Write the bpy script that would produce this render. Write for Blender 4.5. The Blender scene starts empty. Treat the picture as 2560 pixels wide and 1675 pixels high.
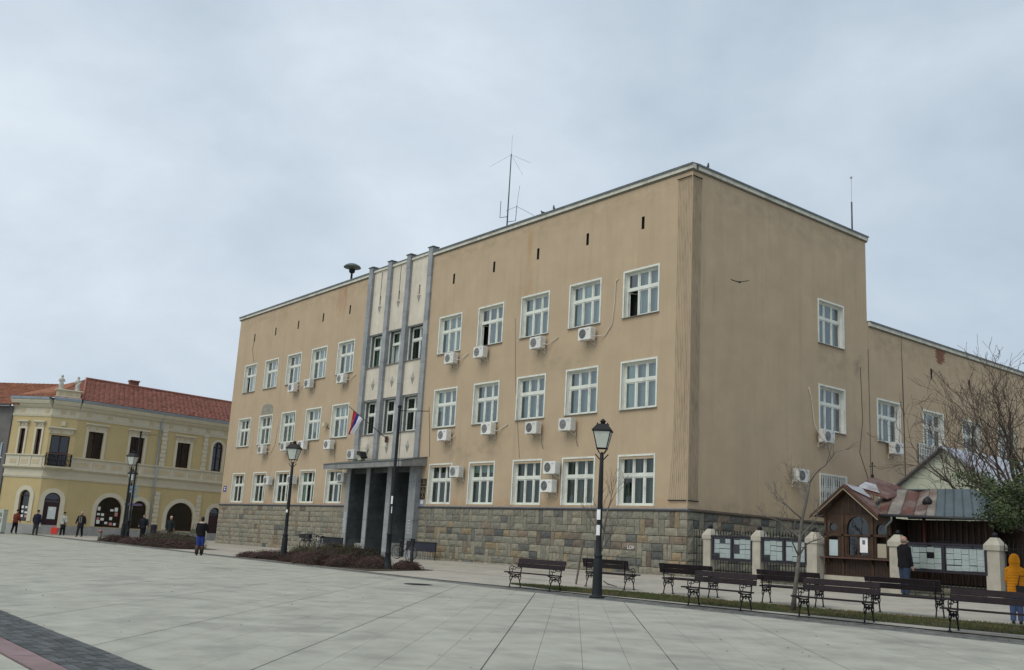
import bpy, math, random
from mathutils import Vector, Matrix, noise
from mathutils.geometry import tessellate_polygon
random.seed(7)
R=math.radians
scene=bpy.context.scene
COL=scene.collection
# ---------------------------------------------------------------- camera
cam_d=bpy.data.cameras.new('camera'); cam=bpy.data.objects.new('camera',cam_d); COL.objects.link(cam)
cam_d.sensor_width=36; cam_d.lens=36*2425.18/2560; cam_d.clip_end=2000; cam_d.clip_start=.1
_y,_p,_r=-0.8992,0.2108,0.0562
_f=Vector((math.sin(_y)*math.cos(_p),math.cos(_y)*math.cos(_p),math.sin(_p)))
_rt=Vector((math.cos(_y),-math.sin(_y),0)); _up=_rt.cross(_f)
_R=_rt*math.cos(_r)+_up*math.sin(_r); _U=-_rt*math.sin(_r)+_up*math.cos(_r)
M=Matrix((( _R.x,_U.x,-_f.x),(_R.y,_U.y,-_f.y),(_R.z,_U.z,-_f.z))).to_4x4()
M.translation=Vector((25.1031,-29.0088,1.5)); cam.matrix_world=M
scene.camera=cam
# ---------------------------------------------------------------- sky, sun, exposure
SUN=Vector((.14,-.70,.85)).normalized()
w=bpy.data.worlds.new('World'); scene.world=w; w.use_nodes=True
nt=w.node_tree; nt.nodes.clear(); N=nt.nodes.new; L=nt.links.new
out=N('ShaderNodeOutputWorld'); bg=N('ShaderNodeBackground'); L(bg.outputs[0],out.inputs[0]); bg.inputs[1].default_value=.1
sky=N('ShaderNodeTexSky'); sky.sky_type='NISHITA'; sky.sun_disc=False
sky.sun_elevation=math.asin(SUN.z); sky.sun_rotation=math.atan2(SUN.x,SUN.y); sky.dust_density=4
tc=N('ShaderNodeTexCoord')
def mp(scale,loc=(0,0,0)):
    m=N('ShaderNodeMapping'); L(tc.outputs['Generated'],m.inputs[0]); m.inputs['Scale'].default_value=scale; m.inputs['Location'].default_value=loc; return m
n1=N('ShaderNodeTexNoise'); L(mp((2.0,2.0,3.6),(3.1,.4,1.2)).outputs[0],n1.inputs[0]); n1.inputs['Scale'].default_value=1.5; n1.inputs['Detail'].default_value=7; n1.inputs['Roughness'].default_value=.55; n1.inputs['Distortion'].default_value=.15
# brighter toward the veiled sun
dot=N('ShaderNodeVectorMath'); dot.operation='DOT_PRODUCT'; L(tc.outputs['Generated'],dot.inputs[0]); dot.inputs[1].default_value=(-.62,-.74,.1)
mr=N('ShaderNodeMapRange'); L(dot.outputs['Value'],mr.inputs[0]); mr.inputs[1].default_value=-.7; mr.inputs[2].default_value=.7; mr.inputs[3].default_value=-.19; mr.inputs[4].default_value=.22
ma=N('ShaderNodeMath'); ma.operation='MULTIPLY_ADD'; L(n1.outputs[0],ma.inputs[0]); ma.inputs[1].default_value=1.0; L(mr.outputs[0],ma.inputs[2])
cr=N('ShaderNodeValToRGB'); L(ma.outputs[0],cr.inputs[0])
e=cr.color_ramp.elements; e[0].position=.28; e[0].color=(4.95,5.9,6.9,1); e[1].position=.76; e[1].color=(7.7,8.6,9.35,1)
m_=cr.color_ramp.elements.new(.52); m_.color=(6.2,7.15,8.15,1)
mx=N('ShaderNodeMix'); mx.data_type='RGBA'; mx.inputs[0].default_value=.93; L(sky.outputs[0],mx.inputs[6]); L(cr.outputs[0],mx.inputs[7]); L(mx.outputs[2],bg.inputs[0])
sd=bpy.data.lights.new('sun','SUN'); sd.energy=1.25; sd.angle=R(40); sd.color=(1,.92,.80)
so=bpy.data.objects.new('sun',sd); COL.objects.link(so); so.rotation_euler=SUN.to_track_quat('Z','Y').to_euler(); so.location=(0,-20,60)
vs=scene.view_settings; vs.view_transform='Standard'; vs.look='None'; vs.gamma=1; vs.exposure=0; vs.use_curve_mapping=False
scene.cycles.max_bounces=6

# ---------------------------------------------------------------- materials
MT={}
def mat(name,col,rough=.8,var=.12,scale=3.,bump=0.,bscale=40.,metal=0.,vert=0.,spec=.35,dirt=None,dscale=.6,sat=0,objrand=0.,stain=None,stain2=False,boxes=()):
    if name in MT: return MT[name]
    m=bpy.data.materials.new(name); m.use_nodes=True; t=m.node_tree; t.nodes.clear(); N=t.nodes.new; L=t.links.new
    o=N('ShaderNodeOutputMaterial'); b=N('ShaderNodeBsdfPrincipled'); L(b.outputs[0],o.inputs[0])
    b.inputs['Roughness'].default_value=rough; b.inputs['Metallic'].default_value=metal; b.inputs['Specular IOR Level'].default_value=spec
    g=N('ShaderNodeNewGeometry'); P=g.outputs['Position']
    c=(*col,1)
    def noise_(sc,sv=(1,1,1),det=5,off=0):
        mpn=N('ShaderNodeMapping'); L(P,mpn.inputs[0]); mpn.inputs['Scale'].default_value=sv; mpn.inputs['Location'].default_value=(off,off*2,off)
        n=N('ShaderNodeTexNoise'); L(mpn.outputs[0],n.inputs[0]); n.inputs['Scale'].default_value=sc; n.inputs['Detail'].default_value=det; n.inputs['Roughness'].default_value=.6; return n.outputs[0]
    def mixc(f,a,bb,mode='MIX'):
        x=N('ShaderNodeMix'); x.data_type='RGBA'; x.blend_type=mode
        if isinstance(f,float): x.inputs[0].default_value=f
        else: L(f,x.inputs[0])
        for i,v in ((6,a),(7,bb)):
            if isinstance(v,tuple): x.inputs[i].default_value=v
            else: L(v,x.inputs[i])
        return x.outputs[2]
    def ramp(f,a,b2,va=0.,vb=1.):
        r=N('ShaderNodeMapRange'); L(f,r.inputs[0]); r.inputs[1].default_value=a; r.inputs[2].default_value=b2; r.inputs[3].default_value=va; r.inputs[4].default_value=vb; return r.outputs[0]
    cur=mixc(ramp(noise_(scale),.3,.7),tuple(x*(1-var) for x in col)+(1,),tuple(min(1,x*(1+var)) for x in col)+(1,))
    if vert:
        cur=mixc(ramp(noise_(1.,(2.6,2.6,.12),4,3.),.5,.75,0,vert),cur,tuple(x*.62 for x in col)+(1,))
    if dirt:
        cur=mixc(ramp(noise_(dscale,(1,1,1),6,9.),.5,.72,0,.8),cur,(*dirt,1))
    if stain:   # (colour, amount): rust or soot runs, narrow in plan and long in height
        cur=mixc(ramp(noise_(1.,(1.7,1.7,.10),3,21.),.60,.74,0,stain[1]),cur,(*stain[0],1))
    if stain2:  # scattered small dark spots and worn pale scuffs
        cur=mixc(ramp(noise_(9.,(1,1,1),3,31.),.66,.74,0,.5),cur,tuple(x*.6 for x in col)+(1,))
        cur=mixc(ramp(noise_(.9,(1,2.2,1),6,41.),.55,.72,0,.45),cur,tuple(min(1,x*1.22) for x in col)+(1,))
    for (x0,x1,z0,z1,fx,fz,cc,am,*ax_) in boxes:   # stains of their own place: soft boxes in x and z broken by noise
        sx=N('ShaderNodeSeparateXYZ'); L(P,sx.inputs[0]); p=None
        for o_,a_,b_,f_ in ((ax_[0] if ax_ else 'X',x0,x1,fx),('Z',z0,z1,fz)):
            for lo,hi,v0,v1 in ((a_-f_,a_+f_,0,1),(b_-f_,b_+f_,1,0)):
                q=ramp(sx.outputs[o_],lo,hi,v0,v1)
                if p is None: p=q
                else:
                    mm=N('ShaderNodeMath'); mm.operation='MULTIPLY'; L(p,mm.inputs[0]); L(q,mm.inputs[1]); p=mm.outputs[0]
        mm=N('ShaderNodeMath'); mm.operation='MULTIPLY'; L(p,mm.inputs[0]); L(ramp(noise_(1.,(3.5,3.5,.5) if z1-z0>1.2 else (1.6,1.6,2.5),4,x0),.40,.66,0,am),mm.inputs[1]); cur=mixc(mm.outputs[0],cur,(*cc,1))
    if objrand:
        oi=N('ShaderNodeObjectInfo'); hs=N('ShaderNodeHueSaturation'); L(cur,hs.inputs['Color']); L(ramp(oi.outputs['Random'],0,1,1-objrand,1+objrand),hs.inputs['Value']); cur=hs.outputs[0]
    L(cur,b.inputs['Base Color'])
    if bump:
        bp=N('ShaderNodeBump'); bp.inputs['Strength'].default_value=bump; bp.inputs['Distance'].default_value=.02; L(noise_(bscale,(1,1,1),6),bp.inputs['Height']); L(bp.outputs[0],b.inputs['Normal'])
    MT[name]=m; return m
stucco=mat('stucco tan',(.465,.362,.245),.92,.07,.7,.25,30,vert=.20,stain=((.30,.235,.15),.35),boxes=[(-44,-.5,3.1,3.42,.3,.22,(.40,.22,.11),.75),(-10.6,-10.1,12.6,17,.18,.8,(.40,.25,.12),.7),(-29.6,-28.4,15.2,17.1,.2,.4,(.38,.15,.07),.8),(-38,-36.5,15.5,17,.3,.5,(.36,.24,.13),.5),(-44,0,16.2,17.0,.5,.35,(.33,.26,.17),.5),(-16.6,-12,5.4,6.3,.3,.3,(.30,.24,.17),.5),(-9.6,-6.2,9.3,10.2,.3,.4,(.31,.25,.17),.5),(11.6,12.3,10.1,11.1,.35,.45,(.22,.18,.14),.8,'Y'),(.8,30,3.15,3.5,.5,.3,(.26,.21,.15),.6,'Y'),(.8,12.6,15.8,16.9,.6,.5,(.33,.26,.18),.55,'Y'),(8.6,11.2,9.9,10.9,.4,.5,(.32,.26,.18),.6,'Y'),(13,30,11.6,12.6,.6,.5,(.30,.23,.15),.6,'Y')])
stucco_b=mat('stucco low patch',(.44,.30,.18),.92,.1,2,.2,30)
trim=mat('white window trim',(.80,.79,.72),.7,.06,4,.1,30,dirt=(.62,.60,.52),dscale=1.5)
wframe=mat('window frame paint',(.70,.73,.66),.5,.06,6,.05,60,dirt=(.50,.50,.45),dscale=2)
sillm=mat('sill metal',(.22,.21,.19),.5,.2,5)
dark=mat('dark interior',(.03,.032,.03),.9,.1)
slate=mat('grey marble',(.265,.28,.29),.55,.22,1.6,.15,20,vert=.5,dirt=(.16,.18,.20),dscale=1.)
slate2=mat('grey marble pale',(.29,.305,.31),.55,.2,1.6,.15,20,vert=.4)
porchdk=mat('dark porch stone',(.075,.085,.09),.6,.3,1.2,.2,20,vert=.4,dirt=(.15,.17,.18),dscale=.9)  # darker tone for the inner pier sides and the porch lintels
cream=mat('cream marble panel',(.62,.57,.47),.6,.08,1.4,.1,20,vert=.35,dirt=(.50,.44,.34),dscale=1.1,objrand=.05)
diam=mat('carved diamond',(.33,.32,.29),.7,.1); 
conc=mat('canopy concrete',(.24,.245,.24),.85,.2,2,.3,30,vert=.5,dirt=(.13,.13,.12),dscale=1.5)
corn=mat('cornice plaster',(.64,.63,.55),.8,.12,3,.2,30,dirt=(.38,.37,.30),dscale=1.2)
flash=mat('roof flashing',(.13,.15,.15),.45,.2,3,metal=.4)
STONES=[mat('stone %d'%i,tuple(q*.80 for q in c),.9,.24,7,1.0,12,dirt=dd,dscale=2.5,objrand=.10) for i,(c,dd) in enumerate([
 ((.31,.29,.225),(.23,.215,.17)),((.27,.26,.205),(.20,.19,.155)),((.235,.23,.19),(.17,.165,.135)),((.155,.157,.14),(.11,.112,.10)),
 ((.34,.31,.235),(.25,.225,.17)),((.25,.205,.155),(.20,.12,.08)),((.19,.158,.128),(.14,.09,.065)),((.115,.12,.112),(.08,.082,.078)),((.32,.26,.17),(.25,.16,.08))])]
mortar=mat('mortar',(.33,.31,.26),.95,.15,4,.3,40)
acw=mat('air conditioner casing',(.70,.70,.66),.45,.06,5,.0,dirt=(.5,.49,.43),dscale=2,objrand=.1)
acd=mat('air conditioner grille',(.10,.11,.11),.6,.1,5)
acg=mat('fan guard grey',(.30,.31,.31),.6,.1,5)
pipe=mat('pipe lagging',(.60,.56,.49),.7,.1,5)
iron=mat('cast iron black',(.010,.010,.012),.55,.2,8,.1,60,spec=.3)
irong=mat('grey green iron',(.012,.015,.018),.6,.2,8,spec=.3)
brownw=mat('brown painted wood',(.024,.017,.020),.7,.25,7,.25,30,spec=.2,objrand=.18)
lampgl=mat('frosted lantern glass',(.55,.58,.52),.25,.08,6,spec=.5)
stick=mat('white sticker',(.8,.8,.8),.6,.1,10)
plaza=mat('plaza slab',(.368,.366,.308),.85,.15,1.6,.25,45,dirt=(.235,.23,.20),dscale=.7,stain2=True,objrand=.02)
plazaf=mat('plaza paving',(.368,.366,.308),.85,.15,1.6,.25,45,dirt=(.235,.23,.20),dscale=.7,stain2=True)
pave=mat('pavement',(.39,.36,.305),.9,.10,1.5,.3,40,dirt=(.25,.24,.21),dscale=.9)
edgem=mat('kerb edging',(.36,.345,.30),.85,.15,2,.3,30)
band=mat('dark paving block',(.080,.085,.086),.8,.25,3,.5,50,objrand=.35,dirt=(.09,.095,.095),dscale=1.)
pinkm=mat('pink paving',(.235,.165,.165),.85,.15,3,.4,50,objrand=.1)
kband=mat('kerb paving block',(.145,.15,.142),.85,.25,3,.4,50,objrand=.25,dirt=(.19,.185,.17),dscale=1.)
joint=mat('joint dirt',(.045,.045,.038),.95,.3,5)
soil=mat('soil',(.055,.045,.03),.95,.3,3,.5,20)
grassm=mat('grass blade',(.085,.10,.032),.8,.45,6,objrand=0)
grass2=mat('dry grass blade',(.15,.12,.055),.8,.3,6)
bark=mat('grey bark',(.13,.115,.095),.95,.3,6,.6,40,dirt=(.20,.19,.165),dscale=5)
bark2=mat('brown bark',(.072,.056,.043),.95,.3,6,.5,40)
twig=mat('reddish twig',(.095,.072,.057),.9,.2,6)
barb=[mat('barberry leaf %d'%i,c,.8,.4,14) for i,c in enumerate([(.085,.043,.036),(.058,.030,.026),(.12,.064,.05)])]
oliv=[mat('dark shrub leaf %d'%i,c,.8,.4,14) for i,c in enumerate([(.066,.060,.026),(.044,.044,.020),(.085,.062,.032)])]
ever=[mat('evergreen leaf %d'%i,c,.75,.35,12) for i,c in enumerate([(.045,.068,.024),(.082,.10,.034),(.028,.042,.017)])]
yel=mat('yellow render',(.51,.41,.215),.9,.05,1.2,.1,30,vert=.12)
crm=mat('cream stucco ornament',(.58,.535,.415),.85,.06,2,.15,30,vert=.15)
crm2=mat('peach infill',(.52,.43,.28),.85,.06,2)
plin=mat('grey plinth',(.32,.32,.31),.85,.15,2,.2,30)
maro=mat('dark maroon joinery',(.035,.012,.015),.5,.2,5)
tilem=mat('red roof tile',(.31,.135,.10),.85,.2,1.5,.2,20,dirt=(.26,.09,.06),dscale=2)
tile2=mat('old orange tile',(.30,.12,.06),.85,.3,2,.2,20,dirt=(.13,.07,.05),dscale=2)
zinc=mat('zinc sheet',(.30,.36,.42),.35,.15,3,metal=.5)
greyw=mat('grey old render',(.17,.16,.155),.9,.15,1.5,.2,20,vert=.4)
woodk=mat('stained kiosk wood',(.056,.030,.016),.6,.35,3,.4,20,vert=.6,objrand=.15)
woodd=mat('dark kiosk wood',(.036,.021,.014),.7,.3,4,.3,20)
rustr=mat('rusty sheet roof',(.105,.042,.030),.55,.35,3,.2,20,dirt=(.20,.17,.15),dscale=1.6)
rusts=mat('worn silver sheet',(.42,.43,.45),.45,.15,3,.1,20,metal=.2,dirt=(.16,.07,.04),dscale=1.4)
rustt=mat('stained tan sheet',(.26,.205,.15),.55,.25,3,.1,20,dirt=(.15,.065,.035),dscale=1.8)
rust_a=mat('patchy rust sheet a',(.12,.078,.06),.6,.4,2.2,.3,20,dirt=(.33,.31,.29),dscale=1.0,vert=.5)
rust_b=mat('patchy rust sheet b',(.21,.19,.165),.6,.35,1.6,.3,20,dirt=(.13,.055,.035),dscale=1.3,vert=.6)
seam=mat('blue grey seam roof',(.095,.125,.135),.45,.2,2,.1,20,metal=.3)
postm=mat('concrete post',(.43,.40,.33),.9,.15,3,.3,30,vert=.3)
boardm=mat('notice board frame',(.022,.018,.026),.5,.1,4)
mossy=mat('mossy rubble',(.15,.145,.11),.95,.35,4,.9,14,dirt=(.08,.09,.05),dscale=2.5)
pale=mat('pale green render',(.50,.53,.42),.9,.06,1.5,.1,20,vert=.2)
tarp=mat('white sheet roof',(.40,.42,.48),.5,.1,2,vert=.2)
brick_m=mat('exposed brick',(.24,.11,.075),.9,.35,9,.7,30)
birdm=mat('pigeon feathers',(.04,.042,.05),.7,.3,20)
tubeb=mat('black tyre',(.015,.015,.015),.8,.1)
silver=mat('white bicycle paint',(.6,.6,.6),.35,.05,metal=.3)
blk=mat('black plastic',(.012,.012,.013),.5,.1)
blue=mat('blue enamel',(.03,.06,.25),.4,.1)
goldm=mat('worn gold letters',(.35,.28,.14),.4,.1)
plaque=mat('black plaque',(.018,.014,.012),.3,.1,spec=.6)
def glassmat(name,tint,refl=1.3,base=.04):
    m=bpy.data.materials.new(name); m.use_nodes=True; t=m.node_tree; t.nodes.clear(); N=t.nodes.new; L=t.links.new
    o=N('ShaderNodeOutputMaterial'); a=N('ShaderNodeBsdfTransparent'); a.inputs[0].default_value=(*tint,1); g=N('ShaderNodeBsdfGlossy'); g.inputs['Roughness'].default_value=.03; g.inputs[0].default_value=(.9,.95,1,1)
    fr=N('ShaderNodeFresnel'); fr.inputs[0].default_value=1.55
    tcn=N('ShaderNodeNewGeometry'); nn=N('ShaderNodeTexNoise'); nn.inputs['Scale'].default_value=1.3; L(tcn.outputs['Position'],nn.inputs[0]); bp=N('ShaderNodeBump'); bp.inputs['Strength'].default_value=.25; bp.inputs['Distance'].default_value=.03; L(nn.outputs[0],bp.inputs['Height']); L(bp.outputs[0],g.inputs['Normal'])
    mm=N('ShaderNodeMath'); mm.operation='MULTIPLY_ADD'; mm.use_clamp=True; mm.inputs[1].default_value=refl; mm.inputs[2].default_value=base; L(fr.outputs[0],mm.inputs[0])
    x=N('ShaderNodeMixShader'); L(mm.outputs[0],x.inputs[0]); L(a.outputs[0],x.inputs[1]); L(g.outputs[0],x.inputs[2]); L(x.outputs[0],o.inputs[0]); MT[name]=m; return m
glass=glassmat('window glass',(.68,.80,.77),1.7,.07); glass2=glassmat('window glass low',(.55,.68,.60),.9,.02)  # second glass darker and duller, standing in for dark reflections from opposite
glassd=glassmat('dark shop glass',(.35,.36,.38),1.2,.02)
def curtain(name,c1,c2):
    m=bpy.data.materials.new(name); m.use_nodes=True; t=m.node_tree; b=t.nodes['Principled BSDF']; N=t.nodes.new; L=t.links.new
    b.inputs['Roughness'].default_value=.9
    oi=N('ShaderNodeObjectInfo'); r=N('ShaderNodeValToRGB'); L(oi.outputs['Random'],r.inputs[0]); r.color_ramp.elements[0].color=(*c1,1); r.color_ramp.elements[1].color=(*c2,1); L(r.outputs[0],b.inputs['Base Color']); MT[name]=m; return m
curt=curtain('net curtain',(.38,.47,.47),(.80,.88,.86))
curtd=curtain('green grey drape',(.20,.26,.20),(.36,.42,.35))
def papermat(name,bgc=(.90,.94,.90),ink=(.20,.24,.24),sc=26.):
    m=bpy.data.materials.new(name); m.use_nodes=True; t=m.node_tree; b=t.nodes['Principled BSDF']; N=t.nodes.new; L=t.links.new
    b.inputs['Roughness'].default_value=.6
    tc=N('ShaderNodeTexCoord'); mp=N('ShaderNodeMapping'); L(tc.outputs['Generated'],mp.inputs[0]); mp.inputs['Scale'].default_value=(1,1,1)
    sp=N('ShaderNodeSeparateXYZ'); L(mp.outputs[0],sp.inputs[0])
    s=N('ShaderNodeMath'); s.operation='MULTIPLY'; s.inputs[1].default_value=sc; L(sp.outputs['Z'],s.inputs[0]); s2=N('ShaderNodeMath'); s2.operation='SINE'; L(s.outputs[0],s2.inputs[0])
    n=N('ShaderNodeTexNoise'); n.inputs['Scale'].default_value=9; L(mp.outputs[0],n.inputs[0])
    oi=N('ShaderNodeObjectInfo'); ad=N('ShaderNodeVectorMath'); ad.operation='ADD'; L(mp.outputs[0],ad.inputs[0]); cx=N('ShaderNodeCombineXYZ'); L(oi.outputs['Random'],cx.inputs[0]); L(oi.outputs['Random'],cx.inputs[1]); sc2=N('ShaderNodeVectorMath'); sc2.operation='SCALE'; sc2.inputs['Scale'].default_value=50; L(cx.outputs[0],sc2.inputs[0]); L(sc2.outputs[0],ad.inputs[1]); L(ad.outputs[0],n.inputs[0])
    a=N('ShaderNodeMath'); a.operation='MULTIPLY'; L(s2.outputs[0],a.inputs[0]); L(n.outputs[0],a.inputs[1])
    g=N('ShaderNodeMapRange'); L(a.outputs[0],g.inputs[0]); g.inputs[1].default_value=.15; g.inputs[2].default_value=.4; g.inputs[4].default_value=.75
    x=N('ShaderNodeMix'); x.data_type='RGBA'; L(g.outputs[0],x.inputs[0]); x.inputs[6].default_value=(*bgc,1); x.inputs[7].default_value=(*ink,1); L(x.outputs[2],b.inputs['Base Color']); MT[name]=m; return m
paper=papermat('printed notice')
# ---------------------------------------------------------------- mesh builder
class MB:
    def __init__(s): s.v=[];s.f=[];s.m=[];s.sm=[]
    def add(s,vs,fs,mi=0,smooth=False):
        b=len(s.v); s.v+= [tuple(p) for p in vs]
        for f in fs: s.f.append(tuple(i+b for i in f)); s.m.append(mi); s.sm.append(smooth)
    def box(s,x0,x1,y0,y1,z0,z1,mi=0):
        if x0>x1:x0,x1=x1,x0
        if y0>y1:y0,y1=y1,y0
        if z0>z1:z0,z1=z1,z0
        v=[(x0,y0,z0),(x1,y0,z0),(x1,y1,z0),(x0,y1,z0),(x0,y0,z1),(x1,y0,z1),(x1,y1,z1),(x0,y1,z1)]
        s.add(v,[(0,3,2,1),(4,5,6,7),(0,1,5,4),(1,2,6,5),(2,3,7,6),(3,0,4,7)],mi); return s
    def quad(s,a,b,c,d,mi=0): s.add([a,b,c,d],[(0,1,2,3)],mi); return s
    def tri(s,a,b,c,mi=0): s.add([a,b,c],[(0,1,2)],mi); return s
    def prism(s,poly,h0,h1,axis='z',mi=0):
        # poly: list of 2d; extruded along axis
        def P(p,h):
            return {'z':(p[0],p[1],h),'y':(p[0],h,p[1]),'x':(h,p[0],p[1])}[axis]
        n=len(poly); v=[P(p,h0) for p in poly]+[P(p,h1) for p in poly]
        f=[tuple(range(n-1,-1,-1)),tuple(range(n,2*n))]+[(i,(i+1)%n,n+(i+1)%n,n+i) for i in range(n)]
        s.add(v,f,mi); return s
    def tube(s,pts,r,n=6,mi=0,caps=True):
        pts=[Vector(p) for p in pts]; k=len(pts)
        if not isinstance(r,(list,tuple)): r=[r]*k
        prev=None; vs=[]
        for i,p in enumerate(pts):
            t=(pts[min(i+1,k-1)]-pts[max(i-1,0)])
            if t.length<1e-9: t=Vector((0,0,1))
            t.normalize()
            if prev is None:
                a=Vector((0,0,1)) if abs(t.z)<.9 else Vector((1,0,0)); u=t.cross(a).normalized()
            else:
                u=prev-t*prev.dot(t)
                if u.length<1e-6: u=t.cross(Vector((0.3,1,.2)))
                u.normalize()
            prev=u; w_=t.cross(u)
            for j in range(n):
                a=2*math.pi*j/n; vs.append(p+(u*math.cos(a)+w_*math.sin(a))*r[i])
        f=[(i*n+j,i*n+(j+1)%n,(i+1)*n+(j+1)%n,(i+1)*n+j) for i in range(k-1) for j in range(n)]
        if caps: f+=[tuple(range(n-1,-1,-1)),tuple((k-1)*n+j for j in range(n))]
        s.add(vs,f,mi,n>5); return s
    def lathe(s,prof,n=12,c=(0,0,0),mi=0,smooth=True):
        vs=[(c[0]+r*math.cos(2*math.pi*j/n),c[1]+r*math.sin(2*math.pi*j/n),c[2]+z) for r,z in prof for j in range(n)]
        k=len(prof); f=[(i*n+j,i*n+(j+1)%n,(i+1)*n+(j+1)%n,(i+1)*n+j) for i in range(k-1) for j in range(n)]
        f+=[tuple(range(n-1,-1,-1)),tuple((k-1)*n+j for j in range(n))]
        s.add(vs,f,mi,smooth); return s
    def ball(s,c,r,n=10,mi=0,sz=1.):
        prof=[(max(1e-3,r*math.sin(math.pi*i/6)),-r*sz*math.cos(math.pi*i/6)) for i in range(7)]
        return s.lathe(prof,n,c,mi)
    def build(s,name,mats,parent=None,**kw):
        me=bpy.data.meshes.new(name); me.from_pydata(s.v,[],s.f)
        if not isinstance(mats,(list,tuple)): mats=[mats]
        for m in mats: me.materials.append(m)
        me.polygons.foreach_set('material_index',s.m); me.polygons.foreach_set('use_smooth',s.sm); me.update()
        return link(name,me,parent,**kw)
def link(name,me,parent=None,loc=None,rot=None,label=None,cat=None,group=None,kind=None):
    o=bpy.data.objects.new(name,me); COL.objects.link(o)
    if parent: o.parent=parent
    if loc: o.location=loc
    if rot is not None: o.rotation_euler=rot if isinstance(rot,tuple) else (0,0,rot)
    return tag(o,label,cat,group,kind)
def tag(o,label=None,cat=None,group=None,kind=None):
    if label:o['label']=label
    if cat:o['category']=cat
    if group:o['group']=group
    if kind:o['kind']=kind
    return o
def thing(name,label,cat,loc=(0,0,0),rz=0,group=None): return link(name,None,None,loc,rz,label,cat,group)
KIDS={}
def copy_tree(o,parent=None):
    c=o.copy(); COL.objects.link(c)
    if parent: c.parent=parent
    for ch in list(o.children): copy_tree(ch,c)
    return c
def gz(x,y):
    if y<-10.5: return .2*min(1,max(0,(y+29)/18.5))
    wv=(.61+min(0,x)*.01) if x>-22 else (.39+(max(x,-45)+22)*.0039)
    return .2+(wv-.2)*min(1,(y+10.5)/10.5)
def interp(pl,x):
    if x<=pl[0][0]: return pl[0][1]
    for (a,b),(c,d) in zip(pl,pl[1:]):
        if x<=c: return b+(d-b)*(x-a)/(c-a)
    return pl[-1][1]
def holes_wall(mb,outer,holes,y=0.,depth=.25,mi=0,rmi=None):
    """wall in the x-z plane at y with polygonal holes and reveals going to y+depth"""
    polys=[[Vector((p[0],p[1],0)) for p in outer]]+[[Vector((p[0],p[1],0)) for p in h] for h in holes]
    flat=[p for q in polys for p in q]
    tr=tessellate_polygon(polys)
    out=[]
    for t in tr:
        a,b,c=[flat[i] for i in t]
        if (b-a).cross(c-a).z<0: t=(t[0],t[2],t[1])
        out.append(tuple(t))
    mb.add([(p.x,y,p.y) for p in flat],out,mi)
    for h in holes:
        n=len(h); v=[(p[0],y,p[1]) for p in h]+[(p[0],y+depth,p[1]) for p in h]
        mb.add(v,[(i,(i+1)%n,n+(i+1)%n,n+i) for i in range(n)],mi if rmi is None else (2 if h[1][0]-h[0][0]<.3 else rmi))  # narrow slots get dark reveals: recess shade put into the colour
def rect(x0,x1,z0,z1): return [(x0,z0),(x1,z0),(x1,z1),(x0,z1)]
def arch(x0,x1,z0,z1,n=12,rise=None):
    r=(x1-x0)/2; cx=(x0+x1)/2; rise=rise or r; zs=z1-rise
    return [(x0,z0),(x1,z0)]+[(cx+r*math.cos(math.pi*i/n),zs+rise*math.sin(math.pi*i/n)) for i in range(0,n+1)]
# ================================================================= GROUND
OUT=[(-140,-11.05),(3.7,-11.03),(11,-10.55),(17,-10.25),(60,-9.2)]
INN=[(-140,-10.5),(-2,-10.5),(4,-10.0),(11,-9.62),(17,-9.3),(60,-7.5)]
def frange(a,b,s):
    n=max(1,int(round((b-a)/s))); return [a+(b-a)*i/n for i in range(n+1)]
def sheet(name,xs,y0,y1,ny,dz,mt,kind='structure',parent=None):
    mb=MB(); f0=y0 if callable(y0) else (lambda x:y0); f1=y1 if callable(y1) else (lambda x:y1)
    vs=[]
    for x in xs:
        a,b=f0(x),f1(x)
        for j in range(ny+1):
            y=a+(b-a)*j/ny; vs.append((x,y,gz(x,y)+dz))
    k=ny+1
    mb.add(vs,[(i*k+j,(i+1)*k+j,(i+1)*k+j+1,i*k+j+1) for i in range(len(xs)-1) for j in range(ny)])
    return mb.build(name,mt,parent,kind=kind)
fo=lambda x:interp(OUT,x); fi=lambda x:interp(INN,x)
far=MB(); far.quad((-900,-700,-.6),(900,-700,-.6),(900,900,-.6),(-900,900,-.6)); far.build('ground',plazaf,kind='structure')
xs=frange(-140,60,1.)
plz=sheet('plaza',xs,-60,fo,50,-.02,plazaf)
sheet('pavement',xs,fi,.2,14,.004,pave)
sheet('street',xs,.2,90,30,-.004,pave)
# thin joint lines of the pavement, parallel to the front
g_=MB()
for c,x0,x1 in ((-7.0,-60,1.2),(-3.4,-60,1.)):
    X=frange(x0,x1,1.); 
    for a,b in zip(X,X[1:]):
        g_.quad((a,c,gz(a,c)+.009),(b,c,gz(b,c)+.009),(b,c+.05,gz(b,c)+.0095),(a,c+.05,gz(a,c)+.0095))
g_.build('pavement_joints',joint,kind='structure')
# plaza slabs on the diagonal
du=Vector((-.735,.678)); dv_=Vector((.678,.735)); du.normalize(); dv_.normalize()
cand=[]
SW=.58; SL=2.32
for k in range(-26,9):
    for m in range(4):
        v0=-.65+2.32*k+m*SW+(.010 if m==0 else .0025); v1=-.65+2.32*k+(m+1)*SW-(.010 if m==3 else .0025)
        for j in range(-16,40):
            off=(k%2)*1.16
            u0=j*SL+off+.001; u1=(j+1)*SL+off-.001
            P=[du*u0+dv_*v0,du*u0+dv_*v1,du*u1+dv_*v1,du*u1+dv_*v0]
            c=(P[0]+P[2])/2
            if c.x<-32 or c.x>40 or c.y<-32: continue
            rel=Vector((c.x-25.1,c.y+29))
            fd=rel.dot(Vector((_f.x,_f.y)).normalized())
            if fd<2 or abs(rel.x*_R.x+rel.y*_R.y)>fd*.62+2: continue
            cand.append((rel.length,P,c))
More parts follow.
